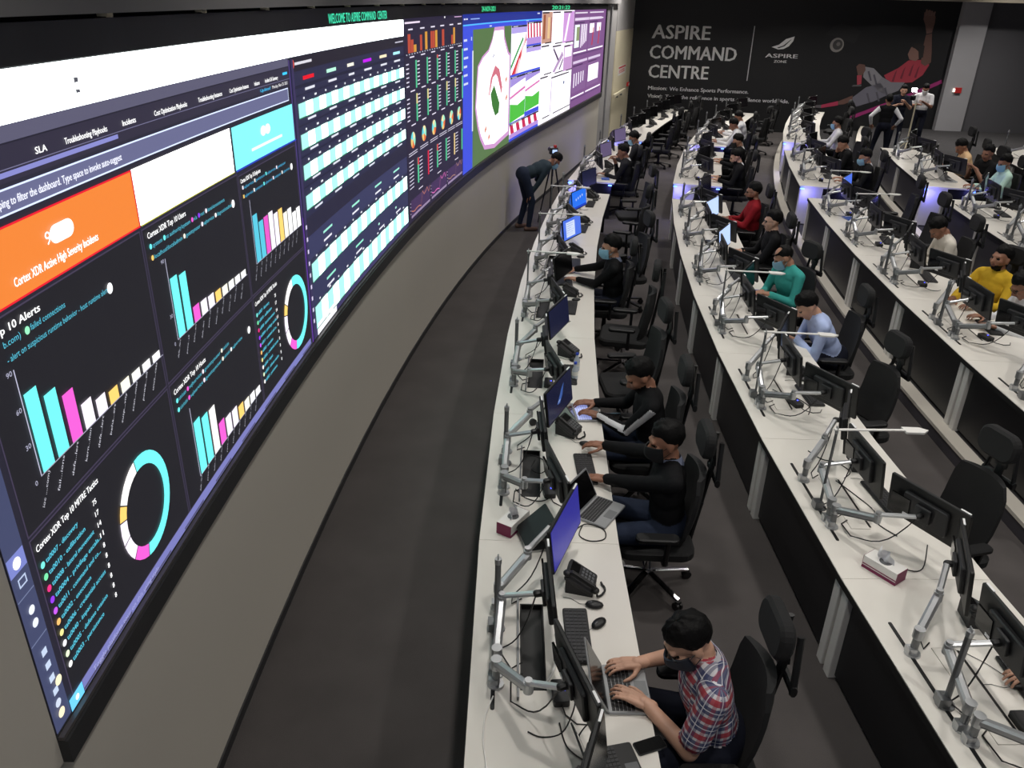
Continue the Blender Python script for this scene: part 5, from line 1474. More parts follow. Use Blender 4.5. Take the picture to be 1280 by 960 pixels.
# ------------------------------------------------------------------ who sits and stands where (furniture faces -x, so a sitter is turned by 90 degrees)
def seat_at(row, Y, d, extra=0.0):
    r = ROWS[row]; th = r.th(Y); p = r.pt(th, d)
    return (p.x, p.y, r.z0), -th + PI / 2 + extra
def wpt(loc, rz, x, y, z, sc=1.0):
    """world point -> a person's own frame"""
    dx, dy = x - loc[0], y - loc[1]; c, s_ = math.cos(-rz), math.sin(-rz)
    return ((dx * c - dy * s_) / sc, (dx * s_ + dy * c) / sc, (z - loc[2]) / sc)
SEATED = []     # chairs that go under people: (loc, rz, kind, label)
def sitter(row, Y, d, label, hands=None, chair=True, chair_kind='black', chair_label=None, extra=0.0, **k):
    loc, rz = seat_at(row, Y, d, extra)
    sc = k.setdefault('scale', 1.17)
    if hands is None: hands = ((-.14, .40, (DESK_H + .05) / sc), (.14, .40, (DESK_H + .05) / sc))
    elif hands[0] == 'w': hands = tuple(wpt(loc, rz, *h, sc) for h in hands[1:])
    else: hands = tuple((h[0], h[1], h[2] / sc) for h in hands)
    person(label, loc, rz, hands=hands, **k)
    if chair: SEATED.append((row, loc, rz, chair_kind, chair_label or 'black high backed office chair under the ' + label.split(',')[0].replace('person in ', 'sitter in ').replace('a ', '')))
ZD = DESK_H
# front row
sitter(0, 3.03, 1.32, 'person in red and blue plaid shirt typing on a silver laptop, nearest of all', ('w', (.735, 3.02, ZD + .05), (.735, 3.30, ZD + .05)), lean=15, head=(34, 14), top='cloth_plaid', bot='cloth_navy', skin='skin_c',
       sleeve='short', mask='mask_grey', glasses=True, collar='cloth_plaid', voxel=.0085, chair_label='black high backed office chair under the plaid shirted person', feet=((-.15, .36), (.15, .40)))
sitter(0, 4.95, 1.36, 'person in dark sweater and black face mask using mouse and keyboard', ('w', (.70, 5.16, ZD + .05), (.68, 5.68, ZD + .05)), lean=4, head=(10, 8), top='cloth_black', bot='cloth_denim', skin='skin_b',
       mask='mask_black', collar='cloth_greyblue', voxel=.009, chair_kind='chrome', chair_label='office chair with chrome base under the dark sweatered person', feet=((-.14, .36), (.14, .30)), shoe='shoe_white')
sitter(0, 6.13, 1.40, 'person in black track jacket with white sleeve stripes typing on a lit laptop', ('w', (.76, 6.18, ZD + .05), (.74, 6.42, ZD + .05)), lean=10, head=(30, 10), top='cloth_black', bot='cloth_denim', skin='skin_b', trim='stripe',
       voxel=.010, chair_kind='chrome', chair_label='office chair with chrome base under the track jacketed person', beard=True)
sitter(0, 9.9, 1.20, 'person in black jacket and pale blue mask alone in the front row middle', ('w', (.80, 9.92, ZD + .05), (.80, 10.35, ZD + .05)), lean=4, head=(8, 5), top='cloth_black', bot='cloth_navy', skin='skin_a', mask='mask_blue', voxel=.012, collar='cloth_greyblue',
       chair_label='black office chair under the masked person in the front row middle')
sitter(0, 17.1, 1.16, 'person in dark suit resting a hand on the chin in the front row', ((-.06, .40, ZD + .05), (.03, .24, 1.02)), lean=8, head=(18, 0), top='cloth_charcoal', bot='cloth_navy', skin='skin_b', collar='cloth_white', chair_label='black office chair under the suited person with hand on chin')
sitter(0, 19.0, 1.18, 'person in dark suit and mint mask, farthest sitter of the front row', None, lean=6, head=(22, -10), top='cloth_charcoal', bot='cloth_navy', skin='skin_b', mask='mask_blue', collar='cloth_white', chair_label='black office chair under the farthest suited sitter of the front row')
# second row
sitter(1, 8.2, 1.36, 'person in pale blue shirt leaning low over the second row desk', ((-.05, .40, ZD + .06), (.05, .42, ZD + .06)), lean=30, head=(40, 0), top='cloth_lightblue', bot='cloth_navy', skin='skin_c', collar='cloth_lightblue', voxel=.011, chair_label='black office chair under the pale blue shirted person')
sitter(1, 9.85, 1.26, 'person in teal shirt and pale blue mask looking down', ((-.05, .34, ZD + .05), (.04, .36, ZD + .05)), lean=12, head=(32, -28), extra=.45, top='cloth_teal', bot='cloth_black', skin='skin_a', mask='mask_blue', bald=True, collar='cloth_teal', voxel=.011, chair_label='black office chair under the teal shirted person')
sitter(1, 11.5, 1.30, 'person in black shirt and glasses sitting upright behind a lit laptop', ((-.06, .36, ZD + .05), (.06, .36, ZD + .05)), lean=2, head=(4, 0), top='cloth_black', bot='cloth_black', skin='skin_c', glasses=True, voxel=.013, chair_label='black office chair under the person with glasses')
sitter(1, 13.5, 1.30, 'person in dark red shirt and glasses in the second row', ((-.06, .34, ZD + .05), (.06, .34, ZD + .05)), lean=2, head=(6, 0), top='cloth_red', bot='cloth_black', skin='skin_b', glasses=True, beard=True, collar='cloth_red', voxel=.013, chair_label='black office chair under the red shirted person')
sitter(1, 17.0, 1.36, 'person in black suit, nearer of two at the second row middle block', None, lean=10, head=(22, 0), top='cloth_black', bot='cloth_black', skin='skin_c', collar='cloth_white', beard=True, chair_label='black office chair under the nearer suited person of the second row')
sitter(1, 19.1, 1.40, 'person in black suit, farther of two at the second row middle block', None, lean=8, head=(20, 0), top='cloth_black', bot='cloth_black', skin='skin_a', collar='cloth_white', mask='mask_black', chair_label='black office chair under the farther suited person of the second row')
sitter(1, 22.0, 1.30, 'person in white shirt reaching over the far second row desk', ((-.12, .50, ZD + .05), (.15, .55, ZD + .05)), lean=16, head=(26, 0), top='cloth_white', bot='cloth_navy', skin='skin_b', chair_label='black office chair under the reaching white shirted person')
sitter(1, 23.6, 1.30, 'person in white shirt and dark hair behind the reaching one', ((-.12, .50, ZD + .05), (.15, .5, ZD + .05)), lean=16, head=(24, 0), top='cloth_white', bot='cloth_navy', skin='skin_b', chair_label='black office chair behind the reaching white shirted person')
# third row
sitter(2, 8.42, 1.16, 'person in white shirt cut off by the right picture edge', None, lean=14, head=(34, 0), top='cloth_white', bot='cloth_black', skin='skin_b', glasses=True, voxel=.012, chair_label='black office chair under the person at the right edge')
sitter(2, 9.3, 1.10, 'person in yellow shirt looking up towards the gallery', ((-.10, .40, ZD + .05), (.14, .40, ZD + .05)), extra=.55, lean=2, head=(-6, -6), top='cloth_yellow', bot='cloth_black', skin='skin_b', collar='cloth_yellow', beard=True, voxel=.011, chair_label='black office chair under the yellow shirted person')
sitter(2, 11.0, 1.28, 'person in cream shirt bowed over the third row desk', ((-.08, .36, ZD + .05), (.06, .36, ZD + .05)), lean=18, head=(46, 0), top='cloth_cream', bot='cloth_black', skin='skin_b', collar='cloth_cream', voxel=.012, chair_label='black office chair under the bowed cream shirted person')
sitter(2, 16.4, 1.36, 'person in black suit and pale blue mask at the third row middle block', None, lean=8, head=(20, 0), top='cloth_black', bot='cloth_black', skin='skin_a', mask='mask_blue', collar='cloth_white', chair_label='black office chair under the masked suited person of the third row')
sitter(2, 18.2, 1.28, 'person in black suit holding a hand to the face in the third row', ((-.10, .40, ZD + .05), (.05, .26, 1.05)), lean=14, head=(30, 0), top='cloth_black', bot='cloth_black', skin='skin_a', collar='cloth_white', chair_label='black office chair under the suited person with hand to face')
sitter(2, 21.3, 1.30, 'person in white shirt and blue mask at the far third row block', None, lean=4, head=(10, -20), top='cloth_white', bot='cloth_black', skin='skin_a', mask='mask_blue', chair_label='black office chair under the white shirted masked person far back')
# fourth row
sitter(3, 15.2, 1.36, 'person in mint shirt and mask, nearest sitter of the fourth row', None, lean=6, head=(16, 20), top='cloth_mint', bot='cloth_black', skin='skin_b', mask='mask_blue', chair_label='black office chair under the mint shirted person')
sitter(3, 16.3, 1.40, 'person in black tee shirt with hands at the face in the fourth row', ((-.06, .28, .98), (.06, .30, .98)), lean=8, head=(10, 20), extra=.3, top='cloth_black', bot='cloth_black', skin='skin_b', sleeve='short', chair_label='black office chair under the black tee shirted person')
sitter(3, 17.3, 1.36, 'person in peach shirt bent over the fourth row desk', None, lean=18, head=(34, 10), top='cloth_peach', bot='cloth_black', skin='skin_b', collar='cloth_peach', chair_label='black office chair under the peach shirted person')
# standing
loc = (.10, 15.35, 0)
person('person in dark hooded top and jeans bending over a camera tripod', loc, math.radians(-70), lean=68, hands=((-.05, .42, 1.0), (.10, .10, .62)), head=(58, 0), top='cloth_slate', bot='cloth_denim', skin='skin_b', shoe='shoe_brown', standing=True, mask='mask_blue', voxel=.013, scale=1.1, feet=((-.12, .0), (.12, .08)), group='people standing in the room')
person('person in black vest and white shirt seen from behind', (9.35, 21.6, .32), math.radians(-15), lean=2, hands=((-.30, .04, .98), (.28, .1, .98)), head=(6, 0), top='cloth_black', bot='cloth_navy', skin='skin_b', standing=True, vest='cloth_white', scale=1.05, shoe='shoe_white', feet=((-.2, .05), (.2, -.02)), group='people standing in the room')
person('person in dark tee shirt holding a lit video camera', (10.72, 24.0, .32), math.radians(165), lean=2, hands=((-.06, .34, 1.28), (.12, .36, 1.22)), head=(8, 0), top='cloth_navy', bot='cloth_navy', skin='skin_c', sleeve='short', standing=True, scale=1.08, group='people standing in the room')
person('person in white tee shirt and mask standing beside the grey pillar', (11.62, 24.6, .32), math.radians(150), lean=0, hands=((-.06, .30, 1.22), (.10, .30, 1.16)), head=(22, 0), top='cloth_white', bot='cloth_navy', skin='skin_b', sleeve='short', mask='mask_white', standing=True, scale=1.09, group='people standing in the room')
sitter(1, 3.22, 1.28, 'person at the right picture edge with only a hand on a mouse in view', ('w', (2.98, 3.1, ZD + .05), (2.80, 3.26, ZD + .05)), lean=0, head=(10, 0), top='cloth_black', bot='cloth_black', skin='skin_c', voxel=.014, chair_label='black office chair beyond the right edge beside the mouse')
build_people()
# ================================================================== PLACING THE FURNITURE
ROWN = ['front row', 'second row', 'third row', 'fourth row', 'fifth row']
BLKN = {'A': 'near block', 'B': 'middle block', 'C': 'far block'}
BLOCKS = [  # row, block, Y start, Y end, modules
    (0, 'A', 0.75, 15.40, 8), (0, 'B', 16.45, 21.0, 2), (0, 'C', 21.95, 29.1, 4),
    (1, 'A', 0.50, 15.00, 8), (1, 'B', 16.4, 20.6, 2), (1, 'C', 21.45, 28.7, 4),
    (2, 'A', 5.55, 14.70, 5), (2, 'B', 15.75, 20.0, 2), (2, 'C', 21.25, 28.2, 4),
    (3, 'A', 10.54, 14.2, 2), (3, 'B', 15.25, 19.7, 2),
    (4, 'B', 15.0, 19.2, 2)]
MODS = {}
for row, blk, y0, y1, n in BLOCKS:
    r = ROWS[row]; t0, t1 = r.th(y0), r.th(y1)
    for i in range(n):
        md = Mod(row, t0 + (t1 - t0) * i / n, t0 + (t1 - t0) * (i + 1) / n); MODS[(row, blk, i)] = md
        off = 1 if (row == 4) else 0
        desk(md, row, f'white topped control desk, {ORD[i]} from the camera in the {BLKN[blk]} of the {ROWN[row]}', f'control desks of the {ROWN[row]}',
             row == 0, i == 0 and blk != 'A', i == n - 1)

mat('scr_purple', (20, 20, 30), rough=.3, var=0, emit=(92, 96, 190), estr=.9)
mat('scr_navy', (10, 12, 24), rough=.25, var=0, emit=(28, 31, 58), estr=.8)
mat('scr_blue', (10, 20, 60), rough=.3, var=0, emit=(34, 110, 232), estr=1.1)
mat('scr_doc', (60, 80, 140), rough=.3, var=0, emit=(70, 110, 226), estr=1.0)
mat('scr_pale', (160, 180, 220), rough=.3, var=0, emit=(176, 200, 246), estr=1.1)
mat('scr_reflection', (60, 50, 80), rough=.3, var=0, emit=(110, 96, 130), estr=.7)  # lilac emission painted in for the purple reflection on these screens
# vertical colour gradient of a desktop wallpaper
def wallpaper():
    m_ = MATS['scr_purple']; nt = m_.node_tree; N = nt.nodes; L = nt.links
    tc = N.new('ShaderNodeTexCoord'); wv = N.new('ShaderNodeTexGradient'); mp = N.new('ShaderNodeMapping'); rp = N.new('ShaderNodeValToRGB')
    L.new(tc.outputs['Generated'], mp.inputs[0]); mp.inputs['Rotation'].default_value = (0, PI / 2, 0); L.new(mp.outputs[0], wv.inputs[0]); L.new(wv.outputs[0], rp.inputs[0])
    mp.inputs['Location'].default_value = (1, 0, 0)
    rp.color_ramp.elements[0].color = (*srgb(120, 122, 190), 1); rp.color_ramp.elements[1].color = (*srgb(52, 50, 150), 1)
    L.new(rp.outputs[0], N['Principled BSDF'].inputs['Emission Color'])
wallpaper()

FARSCR = {(0, 1): 'scr_purple', (0, 2): 'scr_navy', (0, 3): 'scr_navy', (0, 5): 'scr_doc', (0, 6): 'scr_blue', (0, 7): 'scr_navy', (1, 5): 'scr_pale', (1, 6): 'scr_pale', (2, 4): 'scr_doc'}
LITE = {}
def lite(kind, st, name):
    if kind not in LITE: LITE[kind] = merge_template(st.root, name)
    o = bpy.data.objects.new(name, LITE[kind]); COL.objects.link(o); return o

def disc_pts(y_, z_, r_, n=10): return [(y_ + r_ * math.cos(2 * PI * k / n), z_ + r_ * math.sin(2 * PI * k / n)) for k in range(n)]
DECAL = {
    2: [((52, 84, 150), [(-.08, -.04), (-.02, -.05), (.05, .0), (.10, .09), (.04, .06), (-.03, .0)]), ((200, 214, 240), [(-.07, -.035), (-.015, -.03), (.0, -.015), (-.03, -.02)])],
    5: [((206, 218, 244), [(-.20, -.11), (.08, -.11), (.08, .10), (-.20, .10)])] + [((90, 120, 200), [(-.18, .07 - q * .03), (.05 - .03 * (q % 3), .07 - q * .03), (.05 - .03 * (q % 3), .078 - q * .03), (-.18, .078 - q * .03)]) for q in range(6)],
    6: [((170, 190, 235), disc_pts(-.13 + q * .085, .01 + .012 * q, .022)) for q in range(4)] + [((22, 60, 190), [(-.27, -.135), (.27, -.135), (.27, -.10), (-.27, -.10)])]}
def station(row, blk, i, md):
    far = blk == 'C' or row == 4
    k = 0 if row == 0 else 1
    sc = md.L / 1.81
    where = f'at the {ORD[i]} desk, {BLKN[blk]} of the {ROWN[row]}'
    for slot in ('near', 'middle', 'far'):
        if row == 4 and slot != 'near': continue
        st = MON[k][slot]; src = st.root
        bx, by = src['bx'], src['by']
        o = lite((k, slot), st, 'monitor') if far else st.get()
        jit = random.uniform(-.05, .05) if (row, i) not in ((0, 1), (1, 2)) else 0
        if row == 0 and far: jit += {'near': -.02, 'middle': -.35, 'far': -.1}[slot]
        put(o, md, bx, by + (sc - 1) * .9, DESK_H, jit)
        tag(o, f'{slot} one of three black monitors {where}', 'monitor', f'monitors on arms in the {ROWN[row]}')
        if slot == 'far' and (row, i) in FARSCR and blk == 'A':
            for ch in o.children:
                if ch.name.startswith('screen'): set_mat(ch, FARSCR[(row, i)])
        elif row == 0 and blk == 'B' and slot == 'far':
            for ch in o.children:
                if ch.name.startswith('screen'): set_mat(ch, 'scr_reflection')
    if (row, blk) == (0, 'A') and i in DECAL:
        P_ = SCRP[MON[k]['far'].root.name]; m_ = MB()
        for c_, pts in DECAL[i]:
            m_.col = px(c_, 1.1); m_.add([P_(.0026, y_, z_) for y_, z_ in pts], [tuple(range(len(pts)))])
        m_.build('screen_picture', 'led_picture', o)
    # lamps
    bar = {(0, 'A'): i in (4, 5, 6), (1, 'A'): i in (2, 3, 4), (2, 'A'): i in (3, 4)}.get((row, blk), False)
    o = lite(('lamp', bar), LAMP[bar], 'desk_lamp') if far else LAMP[bar].get()
    put(o, md, .135, .98 + (sc - 1) * .9 if row != 1 else .80, DESK_H, random.uniform(-.1, .1))
    tag(o, ('silver lamp with white bar ' if bar else 'plain silver lamp post ') + where, 'desk lamp', f'desk lamps of the {ROWN[row]}')
    if row == 4: return
    # phone, keyboard and mouse
    if (row, blk, i) not in ((0, 'A', 2),):
        if random.random() < .8 or (row, blk, i) == (0, 'A', 1):
            o = lite('phone', PHONE, 'desk_phone') if far else PHONE.get()
            put(o, md, .66 if row else .64, 1.36 + random.uniform(-.04, .04) + (sc - 1) * .9, DESK_H, random.uniform(-.5, -.1))
            tag(o, f'dark desk phone with corded handset {where}', 'phone', f'desk phones of the {ROWN[row]}')
        o = lite('keyboard', KEYB, 'keyboard') if far else KEYB.get()
        put(o, md, .66 if (row, i, blk) != (0, 1, 'A') else .60, .88 + random.uniform(-.06, .06) + (sc - 1) * .9, DESK_H, random.uniform(-.1, .1))
        tag(o, f'black keyboard {where}', 'keyboard', f'keyboards of the {ROWN[row]}')
        if not far:
            o = MOUSE.get(); put(o, md, .72, 1.19 + (sc - 1) * .9, DESK_H, random.uniform(-.4, .4)); tag(o, f'black mouse {where}', 'mouse', f'mice of the {ROWN[row]}')
    if not far and random.random() < .65:
        o = ADAPT.get(); put(o, md, .47, .62 + random.uniform(-.05, .05), DESK_H, random.uniform(-.3, .3)); tag(o, f'black power brick with cable {where}', 'power adapter', f'power bricks of the {ROWN[row]}')

for (row, blk, i), md in MODS.items():
    if (row, blk) == (0, 'A') and i == 0: pass
    if row == 2 and blk == 'A' and i == 0: pass
    station(row, blk, i, md)

# chairs: under the sitters, then the empty ones
def chair(row, loc, rz, kind, label, far=False):
    o = lite('chair', CHAIR['black'], 'office_chair') if far else CHAIR[kind].get()
    o.location = loc; o.rotation_euler = (0, 0, rz); o.scale = (1.13,) * 3; tag(o, label, 'chair', f'office chairs of the {ROWN[row]}')
for row, loc, rz, kind, lab in SEATED:
    a_ = rz - PI / 2; chair(row, (loc[0] - .10 * math.cos(a_), loc[1] - .10 * math.sin(a_), loc[2]), a_, kind, lab, loc[1] > 20)
EMPTY_CHAIRS = [  # row, Y, distance from the back edge, turn, label
    (0, 7.55, 1.30, .15, 'empty black office chair behind the person in the track jacket'),
    (0, 8.95, 1.32, -.1, 'empty black office chair between the track jacketed and the masked sitter'),
    (0, 11.3, 1.36, .3, 'empty black office chair just beyond the masked person of the front row'),
    (0, 13.3, 1.38, -.2, 'empty black office chair tucked in near the far end of the near front block'),
    (0, 15.0, 1.40, .2, 'empty black office chair at the corner of the near front block'),
    (0, 22.6, 1.3, .1, 'empty black chair, nearest in the far block of the front row'),
    (0, 24.2, 1.3, -.2, 'empty black chair, second in the far block of the front row'),
    (0, 25.8, 1.3, .2, 'empty black chair, third in the far block of the front row'),
    (0, 27.4, 1.3, -.1, 'empty black chair, farthest in the far block of the front row'),
    (1, 4.88, 1.04, .25, 'empty black office chair at the right, behind the tissue box desk'),
    (1, 6.75, 1.08, .2, 'empty black office chair next to the pale blue shirted person'),
    (1, 25.3, 1.5, -.3, 'empty black chair near the far end of the second row'),
    (1, 27.2, 1.5, .2, 'empty black chair at the very end of the second row'),
    (2, 12.45, 1.25, .1, 'empty black office chair with a lamp bar in front, third row'),
    (2, 13.9, 1.3, -.1, 'empty black office chair at the far end of the near third row block'),
    (2, 19.7, 1.45, .4, 'empty black office chair beside the suited sitters of the third row'),
    (2, 24.0, 1.4, .2, 'empty black chair, nearer of two in the far third row block'),
    (2, 26.0, 1.4, -.2, 'empty black chair, farther of two in the far third row block'),
    (3, 12.6, 1.35, .2, 'empty black office chair in the near fourth row block'),
    (3, 19.2, 1.45, .1, 'empty black office chair beyond the peach shirted person')]
for row, Y, d, t, lab in EMPTY_CHAIRS:
    loc, rz = seat_at(row, Y, d); chair(row, loc, rz - PI / 2 + t, 'chrome' if (row == 0 and Y < 9) else 'black', lab, Y > 20)

# ------------------------------------------------------------------ things lying on the desks (metres from the back corner of a desk)
def on(row, i, st, x, y, rz, label, cat, group=None, blk='A', z=0.0):
    o = st.get() if isinstance(st, Stock) else st
    put(o, MODS[(row, blk, i)], x, y, DESK_H + z, rz); tag(o, label, cat, group); return o
def wtop(st, x, y, rz, label, cat, group=None, z=0.0, base=0.0):
    o = st.get() if isinstance(st, Stock) else st
    o.location = (x, y, base + DESK_H + z); o.rotation_euler = (0, 0, rz); tag(o, label, cat, group); return o
wtop(LAPTOP['silver'], .655, 3.15, 0.03, 'silver laptop under the hands of the plaid shirted person', 'laptop', 'laptops')
wtop(SMART, .73, 2.80, -1.2, 'black smartphone lying flat beside the plaid shirted person', 'smartphone')
wtop(MOUSE, .55, 3.64, .8, 'black corded mouse beside the nearest desk phone', 'mouse', 'mice of the front row')
wtop(LAPTOP['black'], .56, 2.62, .25, 'black laptop at the bottom edge next to the smartphone', 'laptop', 'laptops')
m = MB(); m.rbox((0, 0, .009), (.028, .055, .016), .008); o = m.build('usb_stick', 'black_plastic'); m = MB(); m.box((0, .033, .009), (.014, .014, .008)); m.build('plug', 'silver', o)
wtop(o, .50, 3.93, 1.2, 'small black dongle lying on the desk right of the nearest phone', 'usb stick')
wtop(TISSUE, .035, 4.58, -.55, 'white and maroon tissue box on the front row desk', 'tissue box', 'tissue boxes')
wtop(TISSUE, 2.44, 4.20, .62, 'white and maroon tissue box on the second row desk', 'tissue box', 'tissue boxes')
m = empty('laptop_stand'); q = MB(); R = Matrix.Rotation(math.radians(-38), 3, 'Y'); q.rbox((0, 0, .12), (.26, .24, .012), .01, R); q.build('plate', 'black_plastic', m)
q = MB(); q.bar((.05, -.09, .01), (.0, -.09, .12), .02, .02); q.bar((.05, .09, .01), (.0, .09, .12), .02, .02); q.rbox((.03, 0, .006), (.2, .22, .012), .02); q.build('foot', 'dark_plastic', m)
wtop(m, .19, 4.44, .3, 'black tilted laptop stand beside the tissue box in the front row', 'laptop stand')
wtop(LAPTOP['silver'], .66, 4.78, -.55, 'grey laptop turned askew before the dark sweatered person', 'laptop', 'laptops')
wtop(LAPTOP['lit'], .665, 6.31, .1, 'laptop with glowing keys under the track jacketed person', 'laptop', 'laptops')
wtop(KEYB, .59, 5.36, .05, 'black keyboard between the hands of the dark sweatered person', 'keyboard', 'keyboards of the front row')
wtop(MOUSE, .62, 5.74, -.3, 'black mouse under the hand of the dark sweatered person', 'mouse', 'mice of the front row')
wtop(PHONE, .47, 5.92, -.5, 'dark desk phone between the dark sweatered and track jacketed persons', 'phone', 'desk phones of the front row')
wtop(BOTTLE, .60, 7.00, 0, 'small water bottle with blue cap, nearer of the two', 'bottle', 'water bottles')
wtop(BOTTLE, .63, 7.22, 0, 'small water bottle with blue cap, farther of the two', 'bottle', 'water bottles')
wtop(HEADSET, .22, 5.98, .4, 'black headset lying by the monitor arm near the dark sweatered person', 'headset')
wtop(ADAPT, .30, 3.10, .1, 'large black power brick behind the nearest monitor', 'power adapter', 'power bricks of the front row')
wtop(MOUSE, 2.80, 3.26, .3, 'black mouse under the hand at the right picture edge', 'mouse', 'mice of the second row')
wtop(LAPTOP['black'], .62, 9.95, 0, 'black laptop before the masked person of the front row', 'laptop', 'laptops')
for row, blk, i, x, y, lab in ((0, 'B', 0, .72, .35, 'blue notebook on the near corner of the middle front desk'), (1, 'B', 0, .70, .9, 'blue notebook beside the suited person of the second row'), (2, 'C', 0, .7, .3, 'blue notebook beside the white shirted masked person'),
                          (2, 'A', 4, .42, .35, 'blue notebook behind the lit monitor of the third row'), (2, 'C', 2, .7, .6, 'blue notebook on the far third row desk'), (1, 'A', 5, .80, .2, 'blue notebook in front of the teal shirted person')):
    on(row, i, NOTE, x, y, random.uniform(-.3, .3), lab, 'notebook', 'blue notebooks', blk)
on(3, 0, LAPTOP['silver'], .62, .75, .1, 'silver laptop on the fourth row middle block desk', 'laptop', 'laptops', 'B')
on(1, 5, LAPTOP['silver'], .66, 1.55, 0, 'laptop on the second row desk beside the person with glasses', 'laptop', 'laptops')
# screens that are on
def light_screen(o, m_):
    for ch in o.children:
        if ch.name.startswith('screen'): set_mat(ch, m_)

# loose cables on the near desks
def cable(pts, label, r=.004, mt='black_plastic'):
    P = [Vector(p) for p in pts]; S_ = []
    for i in range(len(P) - 1):
        p0, p1, p2, p3 = P[max(i - 1, 0)], P[i], P[i + 1], P[min(i + 2, len(P) - 1)]
        for k in range(5):
            t = k / 5; S_.append(.5 * ((2 * p1) + (p2 - p0) * t + (2 * p0 - 5 * p1 + 4 * p2 - p3) * t * t + (3 * p1 - p0 - 3 * p2 + p3) * t ** 3))
    S_.append(P[-1]); m_ = MB(); m_.tube(S_, r, 6); o = m_.build('cable', mt); tag(o, label, 'cable', 'loose cables on the desks'); return o
z = DESK_H + .005
cable([(.52, 4.62, z), (.49, 4.50, z), (.56, 4.44, z), (.66, 4.47, z), (.66, 4.58, z), (.55, 4.62, z + .01), (.48, 4.58, z)], 'looped black cable beside the askew grey laptop')
cable([(-.05, 3.08, z), (-.085, 2.95, z), (-.09, 2.80, z), (-.07, 2.66, z), (-.055, 2.45, z)], 'thin white cable along the nearest back edge', .004, 'white_plastic')
cable([(.21, 3.15, z), (.27, 3.25, z + .02), (.30, 3.42, z + .01), (.29, 3.55, z)], 'white cable crossing the nearest cable tray', .006, 'white_plastic')
cable([(.13, 2.86, z), (.2, 2.83, z), (.3, 2.86, z), (.36, 2.95, z + .06), (.37, 3.02, z + .12)], 'black cable sagging below the nearest monitor')
cable([(.29, 2.92, z), (.32, 2.78, z), (.40, 2.70, z), (.46, 2.66, z), (.42, 2.74, z), (.38, 2.83, z), (.43, 2.88, z + .05)], 'curled black cable under the nearest monitor')
cable([(.05, 5.05, z), (.12, 4.94, z), (.22, 4.90, z), (.30, 4.95, z), (.33, 5.06, z + .03)], 'black cable in front of the tissue box desk')
cable([(.16, 5.55, z), (.25, 5.50, z), (.30, 5.38, z), (.24, 5.28, z), (.17, 5.34, z), (.20, 5.48, z)], 'coiled black cable beside the second cable tray')
cable([(2.52, 5.3, z), (2.6, 5.1, z), (2.66, 4.9, z), (2.62, 4.75, z), (2.7, 4.6, z)], 'black cable trailing along the second row monitors')
cable([(2.50, 4.35, z), (2.6, 4.22, z + .01), (2.72, 4.25, z), (2.8, 4.4, z + .08)], 'black cable looped beside the second row tissue box')
cable([(2.45, 5.75, z), (2.52, 5.62, z), (2.62, 5.58, z), (2.68, 5.44, z), (2.6, 5.34, z)], 'black cable by the lamp post of the second row')
cable([(2.48, 6.9, z), (2.58, 6.75, z), (2.66, 6.72, z), (2.72, 6.55, z), (2.66, 6.4, z)], 'black cable behind the monitors by the pale blue shirted person')
cable([(2.62, 3.5, z), (2.7, 3.42, z), (2.76, 3.33, z), (2.79, 3.28, z)], 'thin mouse cable at the right picture edge', .002)

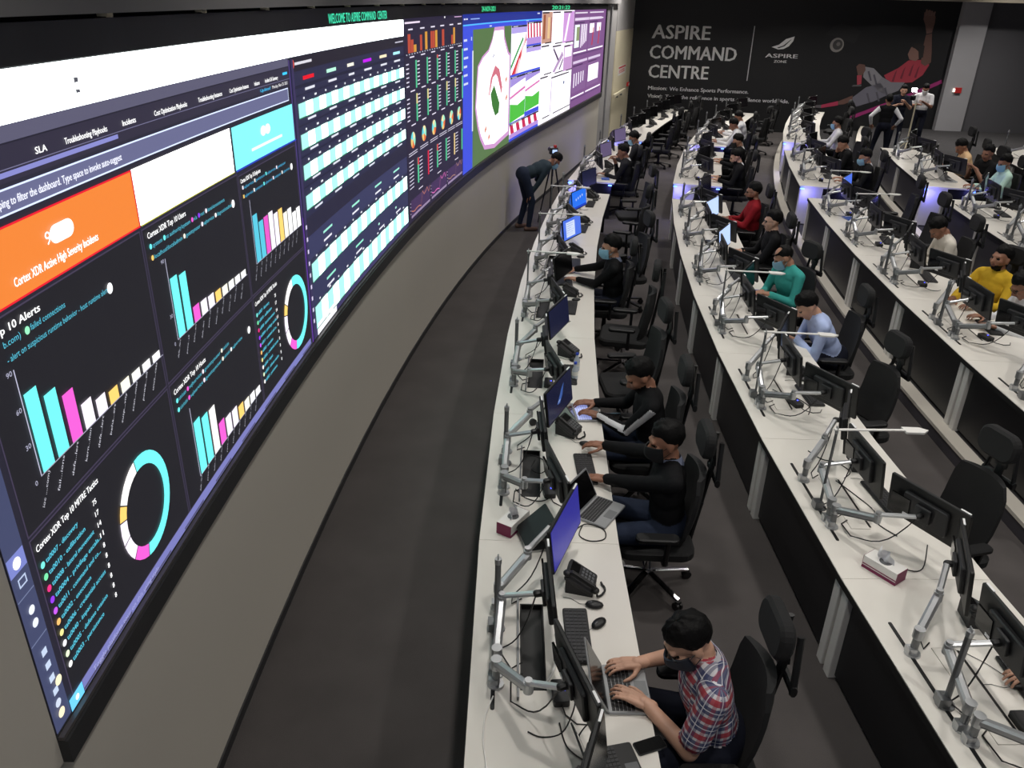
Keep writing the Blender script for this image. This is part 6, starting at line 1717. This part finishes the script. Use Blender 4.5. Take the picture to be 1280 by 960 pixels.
# tripod and camera by the bending person
t = empty('camera_tripod', (.66, 15.75, 0))
for k in range(3):
    a = 2 * PI * k / 3 + .4; m = MB(); m.cone((.05 * math.cos(a), .05 * math.sin(a), 1.15), (.30 * math.cos(a), .30 * math.sin(a), .0), .018, .011, 8); m.build('leg', 'black_plastic', t)
m = MB(); m.cone((0, 0, .95), (0, 0, 1.30), .016, .016, 8); m.build('centre_column', 'dark_plastic', t)
m = MB(); m.ball((0, 0, 1.31), .04); m.bar((0, 0, 1.30), (-.22, -.05, 1.20), .018, .018); m.build('pan_head', 'black_plastic', t)
m = MB(); m.box((.0, 0, 1.355), (.05, .05, .01)); m.build('quick_plate', 'red_plastic', t)
tag(t, 'black camera tripod in front of the bending person', 'tripod')
c = empty('video_camera', (.66, 15.75, 1.36), .3); m = MB(); m.rbox((0, 0, .07), (.15, .11, .12), .02); m.build('body', 'black_plastic', c)
m = MB(); m.cone((0, .05, .07), (0, .20, .07), .042, .048, 14); m.build('lens', 'black_gloss', c); m = MB(); m.box((0, -.075, .07), (.09, .012, .06)); m.build('rear_display', 'scr_pale', c)
m = MB(); m.rbox((.03, .0, .15), (.05, .06, .05), .01); m.build('microphone', 'red_plastic', c)
tag(c, 'small video camera with red microphone on the tripod', 'camera')
# lit video camera among the standing people
c = empty('video_camera', (10.82, 23.55, 1.78), 2.6); m = MB(); m.rbox((0, 0, .06), (.13, .22, .12), .02); m.build('body', 'black_plastic', c)
m = MB(); m.cone((0, .1, .06), (0, .2, .06), .04, .045, 12); m.build('lens', 'black_gloss', c)
m = MB(); m.rbox((0, .02, .27), (.15, .035, .11), .02); m.build('light_housing', 'black_plastic', c); m = MB(); m.bar((0, .0, .12), (0, .0, .22), .02, .02, (1, 0, 0)); m.build('light_arm', 'silver_dark', c)
m = MB(); m.rbox((0, .045, .27), (.13, .012, .09), .015); m.build('light_panel', 'flash', c)
tag(c, 'video camera with a glaring white light held up by the standing people', 'camera')
# a post with a sling beside the white shirted person
t = empty('light_stand', (11.15, 24.0, .32)); m = MB(); m.cone((0, 0, .02), (.0, 0, 1.35), .025, .02, 8); m.build('pole', 'cream', t)
for k in range(3):
    a = 2 * PI * k / 3; m = MB(); m.cone((0, 0, .3), (.3 * math.cos(a), .3 * math.sin(a), .0), .014, .012, 6); m.build('leg', 'cream', t)
tag(t, 'pale light stand between the two standing men at the pillar', 'stand')
for st in list(CHAIR.values()) + list(LAMP.values()) + list(LAPTOP.values()) + [s_ for k in MON.values() for s_ in k.values()] + [KEYB, MOUSE, PHONE, TISSUE, SMART, ADAPT, NOTE, HEADSET, BOTTLE]: st.drop()
bpy.context.view_layer.update()
